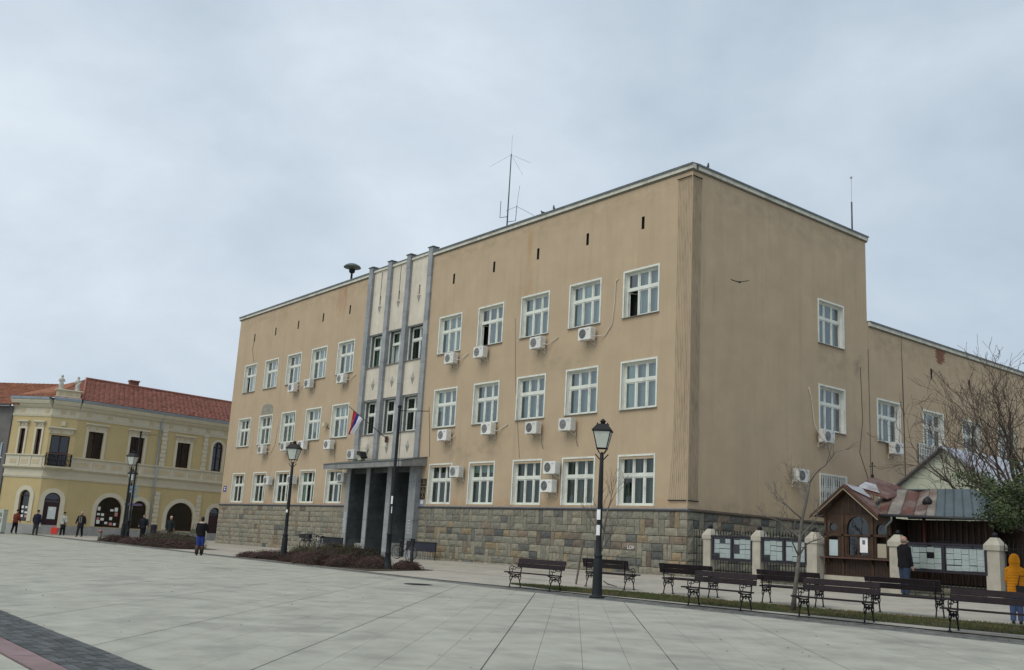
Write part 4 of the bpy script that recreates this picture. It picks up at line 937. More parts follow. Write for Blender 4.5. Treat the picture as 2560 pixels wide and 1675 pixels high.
for (x,y,r_,h),t_ in zip(low,['first','second','third','fourth','fifth','sixth','seventh','eighth','ninth and last']): shrub(x,y,r_,.7,h,barb,'%s low barberry mound from the left in the far shrub bed'%t_,q3,500,.045,'barberry_shrub')
for (x,y,r_,h),t_ in zip([(-34.0,-8.2,1.3,.90),(-32.2,-8.2,1.3,.98),(-30.6,-8.2,1.2,.92),(-29.2,-8.1,1.1,.86)],['leftmost','second, tallest','third','rightmost']): shrub(x,y,r_,1.0,h,oliv,'%s of the four merged dark shrubs in the far bed'%t_,q4,900,.045)
random.setstate(rs)
sheet('shrub_bed',frange(-17.9,-6.1,.6),lambda x:fi(x)+.14,lambda x:min(-7.3,fi(x)+.2+ (x+17.9)*.8),2,.02,soil)
sheet('shrub_bed',frange(-39.5,-26.4,.6),lambda x:fi(x)+.14,-7.4,2,.02,soil)
# ================================================================= TREES
def branch(mb,p,d,L_,r,depth,spread=.5,up=.15,segs=4,tw=None,droop=0.,minr=.004,curve=.12):
    pts=[p];rr=[r]; dd=d.normalized()
    for i in range(segs):
        dd=(dd+Vector((random.gauss(0,curve),random.gauss(0,curve),random.gauss(0,curve)+up*.15-droop))).normalized()
        p=p+dd*(L_/segs); pts.append(p); rr.append(max(minr,r*(1-.42*(i+1)/segs)))
    m_=mb if depth>1 or tw is None else tw
    m_.tube(pts,rr,6 if r>.03 else (4 if r>.01 else 3),0,False)
    if depth<=0: return
    n=random.choice((2,3,3)) if depth>1 else random.choice((2,3,4))
    for k in range(n):
        t_=random.uniform(.35,1.) if k else 1.; i=min(segs,max(1,int(t_*segs+.5))); q=pts[i]
        a=Vector((random.gauss(0,1),random.gauss(0,1),random.gauss(0,1))); a=(a-dd*a.dot(dd)).normalized()
        nd=(dd+a*spread*random.uniform(.6,1.3)+Vector((0,0,up))).normalized()
        branch(mb,q,nd,L_*random.uniform(.58,.82),rr[i]*random.uniform(.62,.82),depth-1,spread,up,max(3,segs-0),tw,droop,minr,curve)
def bare_tree(x,y,label,H,r,trunkfrac,lean,depth,seed,bm=bark,spread=.55,limbs=5,limbL=1.,up=.25,droop=0.,tdir=None):
    random.seed(seed)
    o=thing('bare_tree',label,'tree',(x,y,gz(x,y)),0)
    tr=MB(); th=H*trunkfrac; n=7; pts=[Vector((lean[0]*(i/n)**1.3+random.gauss(0,.015),lean[1]*(i/n)**1.3+random.gauss(0,.015),th*i/n)) for i in range(n+1)]
    tr.tube(pts,[r*(1.25 if i==0 else 1-.45*i/n) for i in range(n+1)],8); tr.build('trunk',bm,o)
    br=MB();tw=MB()
    for k in range(limbs):
        i=random.randint(int(n*.5),n) if k else n; a=k*2.4+random.uniform(-.4,.4) if tdir is None else tdir+random.uniform(-1.1,1.1)
        d=Vector((math.cos(a)*spread*1.3,math.sin(a)*spread*1.3,.8 if k else 1.6))
        branch(br,pts[i],d,limbL*random.uniform(.7,1.1),r*.5,depth,spread,up,4,tw,droop)
    br.build('branches',bm,o); tw.build('twigs',twig if bm is not bark else bm,o,kind='stuff'); return o
bare_tree(2.3,-6.95,'thin young bare tree just right of the nearest lamp post',4.3,.045,.55,(.35,.1),3,5,bark,.55,5,.75,.45)
bare_tree(10.9,-8.75,'slender pale-barked bare tree in the lawn strip before the kiosk',4.6,.055,.66,(.30,.18),3,12,bark,.8,8,.62,.3,.0)
o=thing('dead_stake','broken wooden tree stake leaning beside the young tree','stake',(2.15,-7.15,gz(2,-7))); s=MB(); s.tube([(-.22,-.3,0),(-.12,-.15,1.35)],.035,5); s.build('stake',bark,o)
o=thing('fallen_branch','small broken stick lying at the foot of the nearest lamp','branch',(2.9,-7.0,gz(3,-7)+.03)); s=MB(); s.tube([(-.3,.1,.12),(0,0,.05),(.45,-.05,.0)],[.02,.02,.012],5); s.build('stick',bark,o)
# big spreading bare tree behind the fence
random.seed(33)
o=thing('bare_tree','large spreading bare tree behind the notice boards at the right edge','tree',(11.5,4.2,gz(11,3)),0)
tr=MB(); tp=[Vector(p) for p in ((0,0,-.2),(-.05,.02,.8),(-.15,.03,1.6),(-.35,.05,2.4))]; tr.tube(tp,[.26,.2,.17,.15],9); tr.build('trunk',bark2,o)
br=MB();tw=MB()
for d,L_,r_ in (((-1.,.05,.75),2.0,.10),((-1.0,.3,.45),2.0,.085),((-.75,-.2,1.2),1.9,.10),((-.35,.2,1.4),1.9,.10),((-1.1,-.3,.30),1.9,.07),((.2,-.1,1.5),1.7,.08),((-.6,.6,.9),1.9,.08),((.5,.3,1.1),1.5,.07),((-1.1,.1,.95),2.1,.09),((-.9,.5,.65),2.0,.08)):
    branch(br,tp[3] if r_>.07 else tp[2],Vector(d),L_*1.12,r_,5,.52,.18,5,tw,0.,.006,.16)
    branch(tw,tp[3]+Vector(d)*L_*.6,Vector(d)+Vector((-.3,random.uniform(-.4,.4),.1)),1.5,.03,4,.6,.12,4,None,0.,.005,.18)
br.build('branches',bark2,o); tw.build('twigs',twig,o,kind='stuff')
# evergreen at the right edge
random.seed(41)
o=thing('evergreen_tree','small evergreen with loose bright green leaves at the right edge','tree',(15.75,-7.45,gz(15.7,-7.4)),0)
tr=MB(); tp=[Vector((.02*i,.0,.5*i)) for i in range(6)]; tr.tube(tp,[.085,.075,.07,.065,.06,.05],8); tr.build('trunk',bark,o)
br=MB(); lf=MB(); tips=[]
for k in range(27):
    i=random.randint(4,5); a=random.uniform(0,6.28); d=Vector((math.cos(a),math.sin(a),random.uniform(.15,.9))); p=tp[i].copy(); pts=[p]; L_=random.uniform(.7,1.5)
    for q in range(5): d=(d+Vector((random.gauss(0,.15),random.gauss(0,.15),.05))).normalized(); p=p+d*L_/5; pts.append(p)
    br.tube(pts,[.022,.018,.014,.011,.008,.005],4,0,False)
    for q in pts[2:]:
        for _ in range(3): tips.append(q+Vector((random.gauss(0,.10),random.gauss(0,.10),random.gauss(0,.06))))
br.build('branches',bark,o)
for c in tips:
    for _ in range(24):
        p=c+Vector((random.gauss(0,.085),random.gauss(0,.085),random.gauss(0,.06))); a=Vector((random.gauss(0,1),random.gauss(0,1),random.gauss(0,.6))).normalized(); b=a.orthogonal().normalized(); l_=random.uniform(.026,.048)
        lf.add([p,p+a*l_+b*l_*.5,p+a*l_*2,p+a*l_-b*l_*.5],[(0,1,2,3)],random.choice((0,0,1,2)))
lf.build('foliage',ever,o,kind='stuff')
random.seed(77)
# evergreen mass behind the fence
for (x,y,h,r_,lb) in ((12.9,2.0,2.6,1.0,'dense evergreen shrub behind the right notice board post'),(14.8,1.2,3.1,1.2,'rounded evergreen bush behind the iron gate at the right edge')):
    shrub(x,y,r_,r_,h,ever,lb,None,4200,.04,'evergreen_bush')
# ================================================================= FENCE, BOARDS, KIOSK
FZ=lambda x:gz(x,0)-.12
o=thing('boundary_wall','low mossy rubble wall topped by iron railings and pale concrete posts','fence',(0,0,0))
x=1.2; sc=0
while x<13:
    w_=random.uniform(.3,.7)
    if 5.72<x+w_ and x<8.3: x=8.4 if x>5.5 else x; 
    for r_ in range(2):
        z0=FZ(x)+r_*.21; s=MB(); 
        sm=stone_mesh(w_-.02,.20,0); sm.v=[(a+x,b+.12,c+z0) for a,b,c in sm.v]; sm.build('rubble_stone',mossy,o)
    x+=w_
s=MB(); s.box(1.2,5.4,.14,.42,.3,.97); s.box(8.75,13,.14,.42,.3,.97); s.build('wall_core',mossy,o)
for px_ in (1.06,3.29,5.55,8.57,11.58):
    s=MB(); w_=.17 if px_<4 else .20
    s.box(px_-w_,px_+w_,-.1,.3,FZ(px_),2.05); s.box(px_-w_-.04,px_+w_+.04,-.14,.34,2.051,2.2)
    c=(px_,.1); a=w_+.04; t=.09; s.add([(c[0]+sx*a,c[1]+sy*.24,2.2) for sx,sy in ((-1,-1),(1,-1),(1,1),(-1,1))]+[(c[0]+sx*t,c[1]+sy*t,2.42) for sx,sy in ((-1,-1),(1,-1),(1,1),(-1,1))],[(0,1,5,4),(1,2,6,5),(2,3,7,6),(3,0,4,7),(4,5,6,7)])
    q=s.build('post',postm,o)
    s=MB(); s.ball((c[0],c[1],2.49),.085,10); s.build('ball_finial',iron,q)
def rail(x0,x1):
    for k in range(int((x1-x0)/.125)+1):
        x=x0+k*.125; zt=2.36+.0*k; s=MB(); s.box(x-.008,x+.008,.09,.106,.8,zt); s.prism([(x-.016,zt-.10),(x+.016,zt-.10),(x,zt+.03)],.09,.106,'y'); s.build('railing_bar',iron,o)
    for z in (.92,1.5,2.1): s=MB(); s.box(x0,x1,.107,.13,z,z+.025); s.build('rail',iron,o)
rail(.28,.85); rail(1.3,3.1); rail(3.5,5.3); rail(8.85,11.3); rail(11.85,13.6)
for (cx,hw) in ((2.23,.35),(4.47,.45),(10.1,.55)):
    s=MB(); s.tube([(cx+hw*math.cos(math.pi*i/10),.10,2.13+.13*math.sin(math.pi*i/10)) for i in range(11)],.014,5); s.build('railing_arch',iron,o)
s=MB(); 
for k in range(5): s.tube([(11.95+k*.3+.10*math.cos(a*.8),.09,2.0+.05*math.sin(a*.8)) for a in range(9)],.008,4)
s.build('railing_scrolls',iron,o,kind='stuff')
def board(x0,x1,z0,z1,label,seed,dense=.9,cols=4):
    random.seed(seed); o=thing('notice_board',label,'notice board',(x0,-.06,z0),0,'notice boards on the railings'); W=x1-x0; H=z1-z0
    s=MB(); s.box(0,W,0,.05,0,H); s.build('back_panel',boardm,o)
    s=MB(); s.box(-.03,W+.03,-.07,.05,H+.001,H+.06); s.box(0,W,-.06,-.001,0,.07); s.box(0,.07,-.06,-.001,.07,H); s.box(W-.07,W,-.06,-.001,.07,H); s.box(W/2-.05,W/2+.05,-.06,-.001,.07,H); s.build('frame',boardm,o)
    for h_ in (0,1):
        xa=.09+h_*(W/2-.01); xb=xa+W/2-.16; rows=4; ch=(H-.15)/rows; cw=(xb-xa)/cols
        for i in range(cols):
            for j in range(rows):
                if random.random()>dense or (i==0 and j==0 and h_==0 and cols<4): continue
                j0=random.uniform(-.006,.006); s=MB(); x=xa+i*cw; z=.09+j*ch+random.uniform(-.012,.012)
                s.box(x+.004+j0,x+cw-.006,-.008-random.uniform(0,.003),-.003,z,z+ch*random.uniform(.86,.97)); q=s.build('notice',paper,o); q.rotation_euler=(0,0,0)
        g=MB(); g.quad((xa-.01,-.045,.08),(xb+.01,-.045,.08),(xb+.01,-.045,H-.01),(xa-.01,-.045,H-.01)); g.build('glass_pane',glassmat('board glass',(.9,.93,.92),.8,.01) if 'board glass' not in MT else MT['board glass'],o)
board(1.30,3.12,1.30,2.13,'left small notice board with two columns of printed notices',3,.88,3)
board(3.52,5.36,1.32,2.13,'small notice board with printed notices beside the wooden kiosk',5,.92,3)
board(8.80,11.42,1.33,2.14,'widest notice board with notices that the bald man reads',9,.95,5)
random.seed(8)
# kiosk
o=K=thing('wooden_kiosk','brown wooden kiosk with arched window and rusty sheet metal roof','kiosk',(0,0,0))
kx0,kx1=5.78,8.22; KY=.32
s=MB(); s.box(kx0,kx1,KY-.06,KY+2.6,.35,1.04); s.build('base_wall',postm,K)
s=MB(); s.box(kx0,kx1,KY+.25,KY+.3,1.04,3.0); s.box(kx1-.05,kx1,KY+.3,3.,1.04,2.95); s.box(kx0,kx0+.05,KY+.3,3,1.04,2.95); s.box(kx0,12.,2.95,3.0,.35,3.0); s.build('inner_wall',woodd,K)
mb=MB(); 
hs=[arch(6.62,7.43,1.7,2.98,12,.40),rect(5.92,6.28,1.68,2.3),rect(7.68,8.03,1.68,2.35),[(6.1+.17*math.cos(a*math.pi/6),2.62+.12*math.sin(a*math.pi/6)) for a in range(12)],arch(7.68,8.03,2.42,2.75,8,.17)]
holes_wall(mb,[(kx0,1.04),(kx1,1.04),(kx1,3.02),(7.72,3.02),(6.74,3.82),(5.78,3.02)],hs,KY,.08); mb.build('front_wall',woodk,K)
for x in (5.80,6.45,7.52,8.13): s=MB(); s.box(x,x+.075,KY-.04,KY-.001,1.62,3.0); s.build('wall_post',woodk,K)
for x in (5.80,6.45,7.52,8.13): s=MB(); s.box(x,x+.075,KY-.03,KY-.001,1.05,1.56); s.build('wall_post',woodk,K)
for k in range(22): s=MB(); x=5.88+k*.105; s.box(x,x+.095,KY-.012,KY-.002,1.1,1.55) if not any(abs(x+.05-q-.03)<.085 for q in (5.80,6.45,7.52,8.13)) else s.box(x+.04,x+.05,KY-.005,KY-.002,1.1,1.55); s.build('wall_board',woodd,K)
s=MB(); s.box(kx0-.02,kx1+.02,KY-.04,KY-.002,2.33,2.39); s.build('transom_rail',woodk,K)
s=MB(); s.box(kx0-.08,kx1+.04,KY-.26,KY-.002,1.60,1.635); s.build('counter_shelf',mat('reddish shelf',(.10,.05,.045),.5,.2),K)
for x in (5.98,6.5,7.55,8.05): s=MB(); s.prism([(KY-.003,1.4),(KY-.2,1.595),(KY-.003,1.595)],x,x+.03,'x'); s.build('shelf_bracket',woodk,K)
s=MB(); s.box(6.62,7.43,KY+.02,KY+.05,2.32,2.37); s.box(6.99,7.06,KY+.02,KY+.05,1.7,2.32); s.box(6.62,6.67,KY+.02,KY+.05,1.7,2.32); s.box(7.38,7.43,KY+.02,KY+.05,1.7,2.32); s.box(6.62,7.43,KY+.0,KY+.05,1.7,1.74); s.build('window_frame',woodk,K)
g=MB(); g.add([(p[0],KY+.06,p[1]) for p in hs[0]],[tuple(range(len(hs[0])))]); g.build('pane',glassd,K)
for h_ in (hs[3],hs[4]): g=MB(); g.add([(p[0],KY+.06,p[1]) for p in h_],[tuple(range(len(h_)))]); g.build('pane',glassd,K)
s=MB(); s.box(5.93,6.27,KY+.04,KY+.05,1.68,2.2); s.build('blind_panel',mat('pale blue blind',(.50,.60,.62),.5,.03),K)
s=MB(); s.box(7.69,8.02,KY+.04,KY+.05,1.68,2.12); s.build('blind_panel',mat('beige blind',(.40,.36,.27),.6,.03),K)
s=MB(); s.box(7.09,7.37,KY+.008,KY+.014,1.82,2.3); q=s.build('poster',stick,K); s=MB(); s.box(7.18,7.28,KY+.004,KY+.007,2.08,2.22); s.build('portrait_print',mat('print ink',(.12,.13,.16),.6),q)
s=MB(); s.prism([(5.98,3.04),(7.50,3.04),(6.74,3.68)],KY-.012,KY-.001,'y'); s.build('gable_shade_panel',woodd,K)  # dark panel added as painted shade of the recessed gable
for x in (6.3,6.52,6.74,6.96,7.18): s=MB(); s.box(x-.02,x+.02,KY-.03,KY-.013,3.06,3.66-abs(x-6.74)*.85); s.build('gable_batten',woodk,K)
ty=.02
def roofq(pts,name,mt,th=.04):
    s=MB(); n=len(pts); P=[Vector(p) for p in pts]; s.add(P+[p-Vector((0,0,th)) for p in P],[tuple(range(n)),tuple(range(2*n-1,n-1,-1))]+[(i,n+i,n+(i+1)%n,(i+1)%n) for i in range(n)]); return s.build(name,mt,K)
ga=(6.72,KY-.32,4.02); gl=(5.42,KY-.32,2.98); gr=(7.95,KY-.32,3.02)
bk_=(6.72,1.3,4.02)
roofq([gl,ga,(6.72,1.9,4.02),(5.42,1.9,2.98)],'roof_sheet',rustr)
roofq([ga,gr,(7.86,.35,3.12),(7.15,.9,3.72),(6.72,1.3,4.03)],'roof_sheet',rustr)
roofq([(6.74,KY-.2,4.045),(6.98,KY-.2,3.86),(7.28,.72,3.62),(6.90,1.15,3.92)],'roof_patch',rusts,.015)
ap=(6.60,2.0,4.42)
redr=mat('reddish painted sheet',(.25,.075,.06),.5,.3,3,.2,20,dirt=(.14,.06,.045),dscale=1.6); roofq([(5.75,1.15,3.55),(6.62,.75,3.95),ap],'roof_sheet',redr); roofq([(5.75,1.15,3.55),ap,(5.8,2.9,3.6)],'roof_sheet',redr); roofq([(6.62,.75,3.95),(7.75,.95,3.62),ap],'roof_sheet',rustr); roofq([(7.75,.95,3.62),(7.8,2.6,3.95),ap],'roof_sheet',rustr)
roofq([(6.72,.86,4.0),(7.45,.98,3.80),(7.02,1.50,4.11),(6.68,1.42,4.21)],'roof_patch',rusts,.01)
# main slope to the right, in sheets
ex0,ex1=7.80,11.2; ez=3.06; rz_=3.98
cuts=[7.80,8.15,8.6,9.05,9.45,9.75,10.05,10.35,10.65,10.95,11.2]
def up_(x): return max(7.15,min(10.15,7.15+(x-7.8)*.90)) 
for i,(a,b) in enumerate(zip(cuts,cuts[1:])):
    ua,ub=up_(a),up_(b); mt=[rustr,rust_b,rustr,rust_a,rust_b,seam,seam,seam,seam,seam][i]
    zr=lambda u:3.98-(.09 if 8.0<u<8.45 else 0)
    roofq([(a,KY-.15,ez-.008*i),(b,KY-.15,ez-.008*(i+1)),(ub,2.0,zr(ub)),(ua,2.0,zr(ua))],'roof_sheet',mt)
    s=MB(); s.tube([(b,KY-.15,ez-.008*(i+1)+.02),(ub,2.0,zr(ub)+.02)],.018,4); s.build('roof_seam',mt,K)
roofq([(7.2,2.0,4.0),(7.2,3.2,3.1),(11.2,3.2,3.1),(10.15,2.0,3.98)],'roof_sheet',seam); roofq([(11.2,KY-.15,ez-.08),(11.25,3.2,3.1),(10.15,2.0,3.98)],'roof_sheet',seam)
for p0,p1,nmz in ((ga,gr,0),(gl,ga,0)):
    s=MB(); a=Vector(p0);b=Vector(p1); s.add([a+Vector((0,-.01,-.02)),b+Vector((0,-.01,-.02)),b+Vector((0,-.01,-.14)),a+Vector((0,-.01,-.14)),a+Vector((0,.03,-.02)),b+Vector((0,.03,-.02)),b+Vector((0,.03,-.14)),a+Vector((0,.03,-.14))],[(0,1,2,3),(7,6,5,4),(0,4,5,1),(3,2,6,7),(0,3,7,4),(1,5,6,2)]); s.build('verge_board',woodk,K)
    s=MB(); s.tube([a+Vector((0,-.02,-.16)),b+Vector((0,-.02,-.16))],.014,4); s.build('verge_trim',mat('pale timber edge',(.36,.30,.20),.7),K)
s=MB(); s.tube([(7.8,KY-.2,3.03),(11.2,KY-.2,2.95)],.05,6); s.build('gutter',mat('dark gutter',(.035,.035,.04),.5),K)
s=MB(); s.tube([(8.35,KY-.2,2.98),(8.35,KY-.2,2.85),(8.1,KY-.1,2.68),(8.1,KY-.1,2.4)],.035,6); s.build('downpipe',mat('grey green pipe',(.13,.17,.16),.5),K)
s=MB(); s.box(8.25,11.0,1.25,1.3,1.0,2.95); s.build('rear_wing_wall',woodd,K)
for k in range(14): s=MB(); x=8.3+k*.19; s.box(x,x+.05,1.2,1.245,1.0,2.9); s.build('wing_batten',woodk,K)
o=thing('roof_cross','small dark iron cross on the kiosk roof tip','cross',(6.60,2.,4.42)); s=MB(); s.lathe([(.05,0),(.05,.06),(.02,.1)],8); s.box(-.012,.012,-.012,.012,.06,.52); s.box(-.12,.12,-.012,.012,.36,.385); s.box(-.05,.05,-.012,.012,.44,.46); s.build('cross',iron,o)
o=thing('pole_floodlight','dark floodlight bowl on a thin red-brown post in front of the kiosk roof','floodlight',(8.95,1.0,gz(9,1))); s=MB(); s.tube([(0,0,0),(0,0,2.62)],.05,6); s.build('post',mat('red oxide post',(.12,.035,.025),.7,.2),o)
s=MB(); s.lathe([(.02,-.16),(.10,-.10),(.15,.0),(.16,.12),(.02,.13)],10,(0,0,0)); q=s.build('lamp_bowl',blk,o); q.location=(.12,0,2.88); q.rotation_euler=(0,R(60),0); s=MB(); s.box(-.02,.2,-.1,.1,2.56,2.7); s.build('mount_box',blk,o)
# pale gabled building behind
o=G_=thing('gabled_building','pale gable building with white sheet roof behind the kiosk','building',(0,0,0))
mb=MB(); holes_wall(mb,[(2.6,.3),(9.2,.3),(9.2,3.6),(5.62,6.16),(2.6,3.86)],[],9.0,.2); mb.box(9.0,9.2,9.01,17,.3,3.6); mb.build('wall',pale,G_)
def rq(pts,name,mt,par,th=.08):
    s=MB(); n=len(pts); P=[Vector(p) for p in pts]; s.add(P+[p-Vector((0,0,th)) for p in P],[tuple(range(n)),tuple(range(2*n-1,n-1,-1))]+[(i,n+i,n+(i+1)%n,(i+1)%n) for i in range(n)]); return s.build(name,mt,par)
rq([(2.3,8.7,3.72),(5.62,8.7,6.25),(5.62,17,6.25),(2.3,17,3.72)],'roof',mat('grey brown roof',(.13,.12,.13),.7,.2),G_)
for k in range(6): rq([(5.62,8.75+k*1.38,6.25),(9.5,8.75+k*1.38,3.47),(9.5,8.75+(k+1)*1.38-.02,3.47),(5.62,8.75+(k+1)*1.38-.02,6.25)],'roof_sheet',tarp,G_)
s=MB()
for k in range(3): s.box(6.9,8.1,8.6+k*.02,8.9,3.0+k*.17,3.04+k*.17)
s.build('porch_louvres',seam,G_)
# ================================================================= YELLOW CORNER BUILDING
Y=thing('corner_building','yellow two-storey corner building with cream stucco ornament and red tiled roof','building',(0,0,0))
P0=Vector((-54,-8.3)); P1=Vector((-54.28,-10.15)); dL=Vector((-math.cos(R(40)),-math.sin(R(40)))); P2=P1+dL*3.3
SEC={'R':(P0,R(100),24.),'C':(P1,math.atan2((P0-P1).y,(P0-P1).x),(P0-P1).length),'L':(P2,R(40),3.3)}
def yp(mb,name,mt,sec,par=None):
    par=par or Y; o=mb.build(name,mt,par)
    if par is Y: o.location=(SEC[sec][0].x,SEC[sec][0].y,0); o.rotation_euler=(0,0,SEC[sec][1])
    return o
UP={'R':[rect(.98,2.22,6.1,8.15),rect(4.45,5.65,6.1,8.15),rect(8.6,9.8,6.1,8.15),arch(11.95,12.95,6.1,8.6),rect(15,16.2,6.1,8.15),rect(18.5,19.7,6.1,8.15)],
    'C':[rect(.2,1.52,5.28,7.6)],'L':[rect(.85,1.3,6.05,8.0),rect(2.25,2.7,6.05,8.0)]}
LO={'R':[arch(2.45,4.55,.95,3.28),arch(5.3,6.6,.95,3.15),arch(8.4,10.85,.95,3.25),arch(12.3,13.4,.45,3.05),arch(15,17.2,.95,3.25)],
    'C':[arch(.4,1.5,.72,3.3)],'L':[arch(1.7,2.55,1.1,3.4)]}
def offs(poly,d):
    x0=min(p[0] for p in poly);x1=max(p[0] for p in poly);z1=max(p[1] for p in poly); return x0,x1,z1
for k_,(org,ang,L_) in SEC.items():
    hs=UP[k_]+LO[k_]; mb=MB(); holes_wall(mb,rect(0,L_,.15,9.9),hs,0,.22); yp(mb,'wall',yel,k_)
    e=.0
    def prof(pts,name,mt): 
        mb=MB(); mb.prism(pts,-.02 if k_=='R' else 0.,L_+(.0 if k_=='R' else .02),'x'); yp(mb,name,mt,k_)
    bandp=[([(-.06,.12),(.02,.12),(.02,.88),(-.04,.90)],'plinth',plin),([(-.05,4.32),(.02,4.32),(.02,4.55),(-.09,4.55),(-.09,4.45)],'moulding',crm),([(-.03,4.552),(.02,4.552),(.02,4.96),(-.03,4.96)],'frieze',crm),
      ([(-.08,4.962),(.02,4.962),(.02,5.2),(-.28,5.2),(-.28,5.1)],'string_ledge',crm),([(-.05,5.202),(.02,5.202),(.02,5.92),(-.05,5.92)],'dado',crm),([(-.08,5.922),(.02,5.922),(.02,6.06),(-.16,6.06),(-.16,5.99)],'sill_ledge',crm),
      ([(-.05,8.95),(.02,8.95),(.02,9.1),(-.09,9.1)],'moulding',crm),([(-.03,9.102),(.02,9.102),(.02,9.62),(-.03,9.62)],'frieze',crm),([(-.12,9.622),(.02,9.622),(.02,9.9),(-.30,9.9),(-.26,9.75)],'cornice',crm),([(-.42,9.902),(.3,9.902),(.3,10.22),(-.52,10.22),(-.52,10.1)],'cornice',crm),([(-.60,10.222),(.3,10.222),(.3,10.38),(-.62,10.40)],'gutter',zinc)]
    for pts,nm_,mt in bandp:
        if k_=='C' and nm_ in('dado','sill_ledge'): continue
        prof(pts,nm_,mt)
    # dado panels
    if k_!='C':
        x=.3
        while x<L_-.9:
            w_=1.0 if k_=='R' else .6; mb=MB(); mb.box(x,x+w_,-.075,-.052,5.38,5.76); mb.box(x+.06,x+w_-.06,-.085,-.076,5.44,5.70,1); yp(mb,'dado_panel',[crm,crm2],k_)
            mb=MB(); mb.box(x+w_+.1,x+w_+.28,-.09,-.052,5.22,5.91); yp(mb,'dado_pier',crm,k_); x+=w_+.38
    # joinery
    for h in hs:
        x0,x1,z1=offs(h,0); z0=min(p[1] for p in h); isarch=len(h)>4; up=z0>4
        fr=MB(); t=.07
        if isarch:
            r=(x1-x0)/2; cx=(x0+x1)/2; zs=z1-r
            pts=[(cx+(r-.03)*math.cos(math.pi*i/12),.16,zs+(r-.03)*math.sin(math.pi*i/12)) for i in range(13)]; fr.tube(pts,.04,4)
            fr.box(x0,x0+t,.12,.2,z0,zs); fr.box(x1-t,x1,.12,.2,z0,zs); fr.box(x0+t,x1-t,.12,.2,z0,z0+.08)
            if r<.8: fr.box(x0+t,x1-t,.12,.2,zs-.05,zs+.05)
        else:
            fr.box(x0,x0+t,.12,.2,z0,z1); fr.box(x1-t,x1,.12,.2,z0,z1); fr.box(x0+t,x1-t,.12,.2,z0,z0+t); fr.box(x0+t,x1-t,.12,.2,z1-t,z1)
        if up: fr.box((x0+x1)/2-.045,(x0+x1)/2+.045,.11,.2,z0+t,z1-(t if not isarch else .1)); fr.box(x0+t,x1-t,.125,.2,z0+(z1-z0)*.42,z0+(z1-z0)*.42+.06)
        isdoor=(k_=='C') or (z0<.5)
        w_=yp(fr,'door' if isdoor else 'window',maro,k_)
        g=MB(); g.add([(p[0],.18,p[1]) for p in h],[tuple(range(len(h)))]); g.build('pane',glassd,w_)
        if isdoor and not up: 
            g=MB(); g.box(x0+.07,x1-.07,.15,.175,z0,min(z1-.65,2.6)); g.build('door_leaf',maro,w_)
        g=MB(); g.box(x0-.25,x1+.25,.55,.6,z0-.3,z1+.3); g.box(x0-.25,x0-.2,.23,.549,z0-.3,z1+.3); g.box(x1+.2,x1+.25,.23,.549,z0-.3,z1+.3); g.build('room_back',dark,w_)
        if isarch:
            mb=MB(); n=14; r=(x1-x0)/2; cx=(x0+x1)/2; zs=z1-r; wd=.33 if not up else .2
            I=[(x0,z0)]+[(cx-r*math.cos(math.pi*i/n),zs+r*math.sin(math.pi*i/n)) for i in range(n+1)]+[(x1,z0)]
            O=[(x0-wd,z0)]+[(cx-(r+wd)*math.cos(math.pi*i/n),zs+(r+wd)*math.sin(math.pi*i/n)) for i in range(n+1)]+[(x1+wd,z0)]
            m_=len(I); mb.add([(p[0],-.06,p[1]) for p in I]+[(p[0],-.06,p[1]) for p in O]+[(p[0],-.002,p[1]) for p in O]+[(p[0],.02,p[1]) for p in I],[(m_+i,m_+i+1,i+1,i)[::-1] for i in range(m_-1)]+[(m_+i,2*m_+i,2*m_+i+1,m_+i+1)[::-1] for i in range(m_-1)]+[(i,i+1,3*m_+i+1,3*m_+i)[::-1] for i in range(m_-1)])
            yp(mb,'arch_surround',crm,k_)
        else:
            mb=MB(); wd=.2 if k_!='L' else .16
            if k_!='C': mb.box(x0-wd,x0-.001,-.07,-.001,z0-.03,z1+.12); mb.box(x1+.001,x1+wd,-.07,-.001,z0-.03,z1+.12); mb.box(x0-.001,x1+.001,-.07,-.001,z1+.001,z1+.12)
            mb.box(x0-wd,x1+wd,-.05,-.001,z1+.121,z1+.42); mb.prism([(-.07,z1+.421),(-.001,z1+.421),(-.001,z1+.62),(-.26,z1+.62),(-.26,z1+.52)],x0-wd-.1,x1+wd+.1,'x')
            yp(mb,'window_hood' if k_!='C' else 'door_hood',crm,k_)
            for bx in (x0-wd+.02,x1+wd-.14):
                mb=MB(); mb.prism([(-.052,z1+.1),(-.16,z1+.3),(-.2,z1+.418),(-.052,z1+.418)],bx,bx+.12,'x'); yp(mb,'bracket',crm,k_)
            mb=MB(); mb.box((x0+x1)/2-.1,(x0+x1)/2+.1,-.075,-.052,z1+.18,z1+.36); yp(mb,'rosette',crm2,k_)
    for x in frange(.8,L_-.4,1.7): mb=MB(); mb.box(x-.18,x+.18,-.055,-.032,9.25,9.5); yp(mb,'frieze_relief',crm2,k_)
for s0,s1 in ((7.1,7.6),(10.95,11.4)):
    z=.92; i=0
    while z<8.9:
        if 4.3<z+.36 and z<6.05: z=6.08; continue
        i+=1; mb=MB(); q=.06 if i%2 else .0; mb.box(s0+q,s1-q*.5,-.10,-.002,z,z+.31); yp(mb,'quoin_block',crm,'R'); z+=.345
mb=MB(); mb.tube([(6.88,-.55,10.2),(6.88,-.12,9.6),(6.88,-.10,6.0),(6.88,-.34,5.2),(6.88,-.14,4.4),(6.88,-.12,.3)],.06,6); yp(mb,'drainpipe',zinc,'R')
mb=MB(); mb.box(.75,1.05,-.09,-.002,8.35,8.68); yp(mb,'rosette',crm,'C')
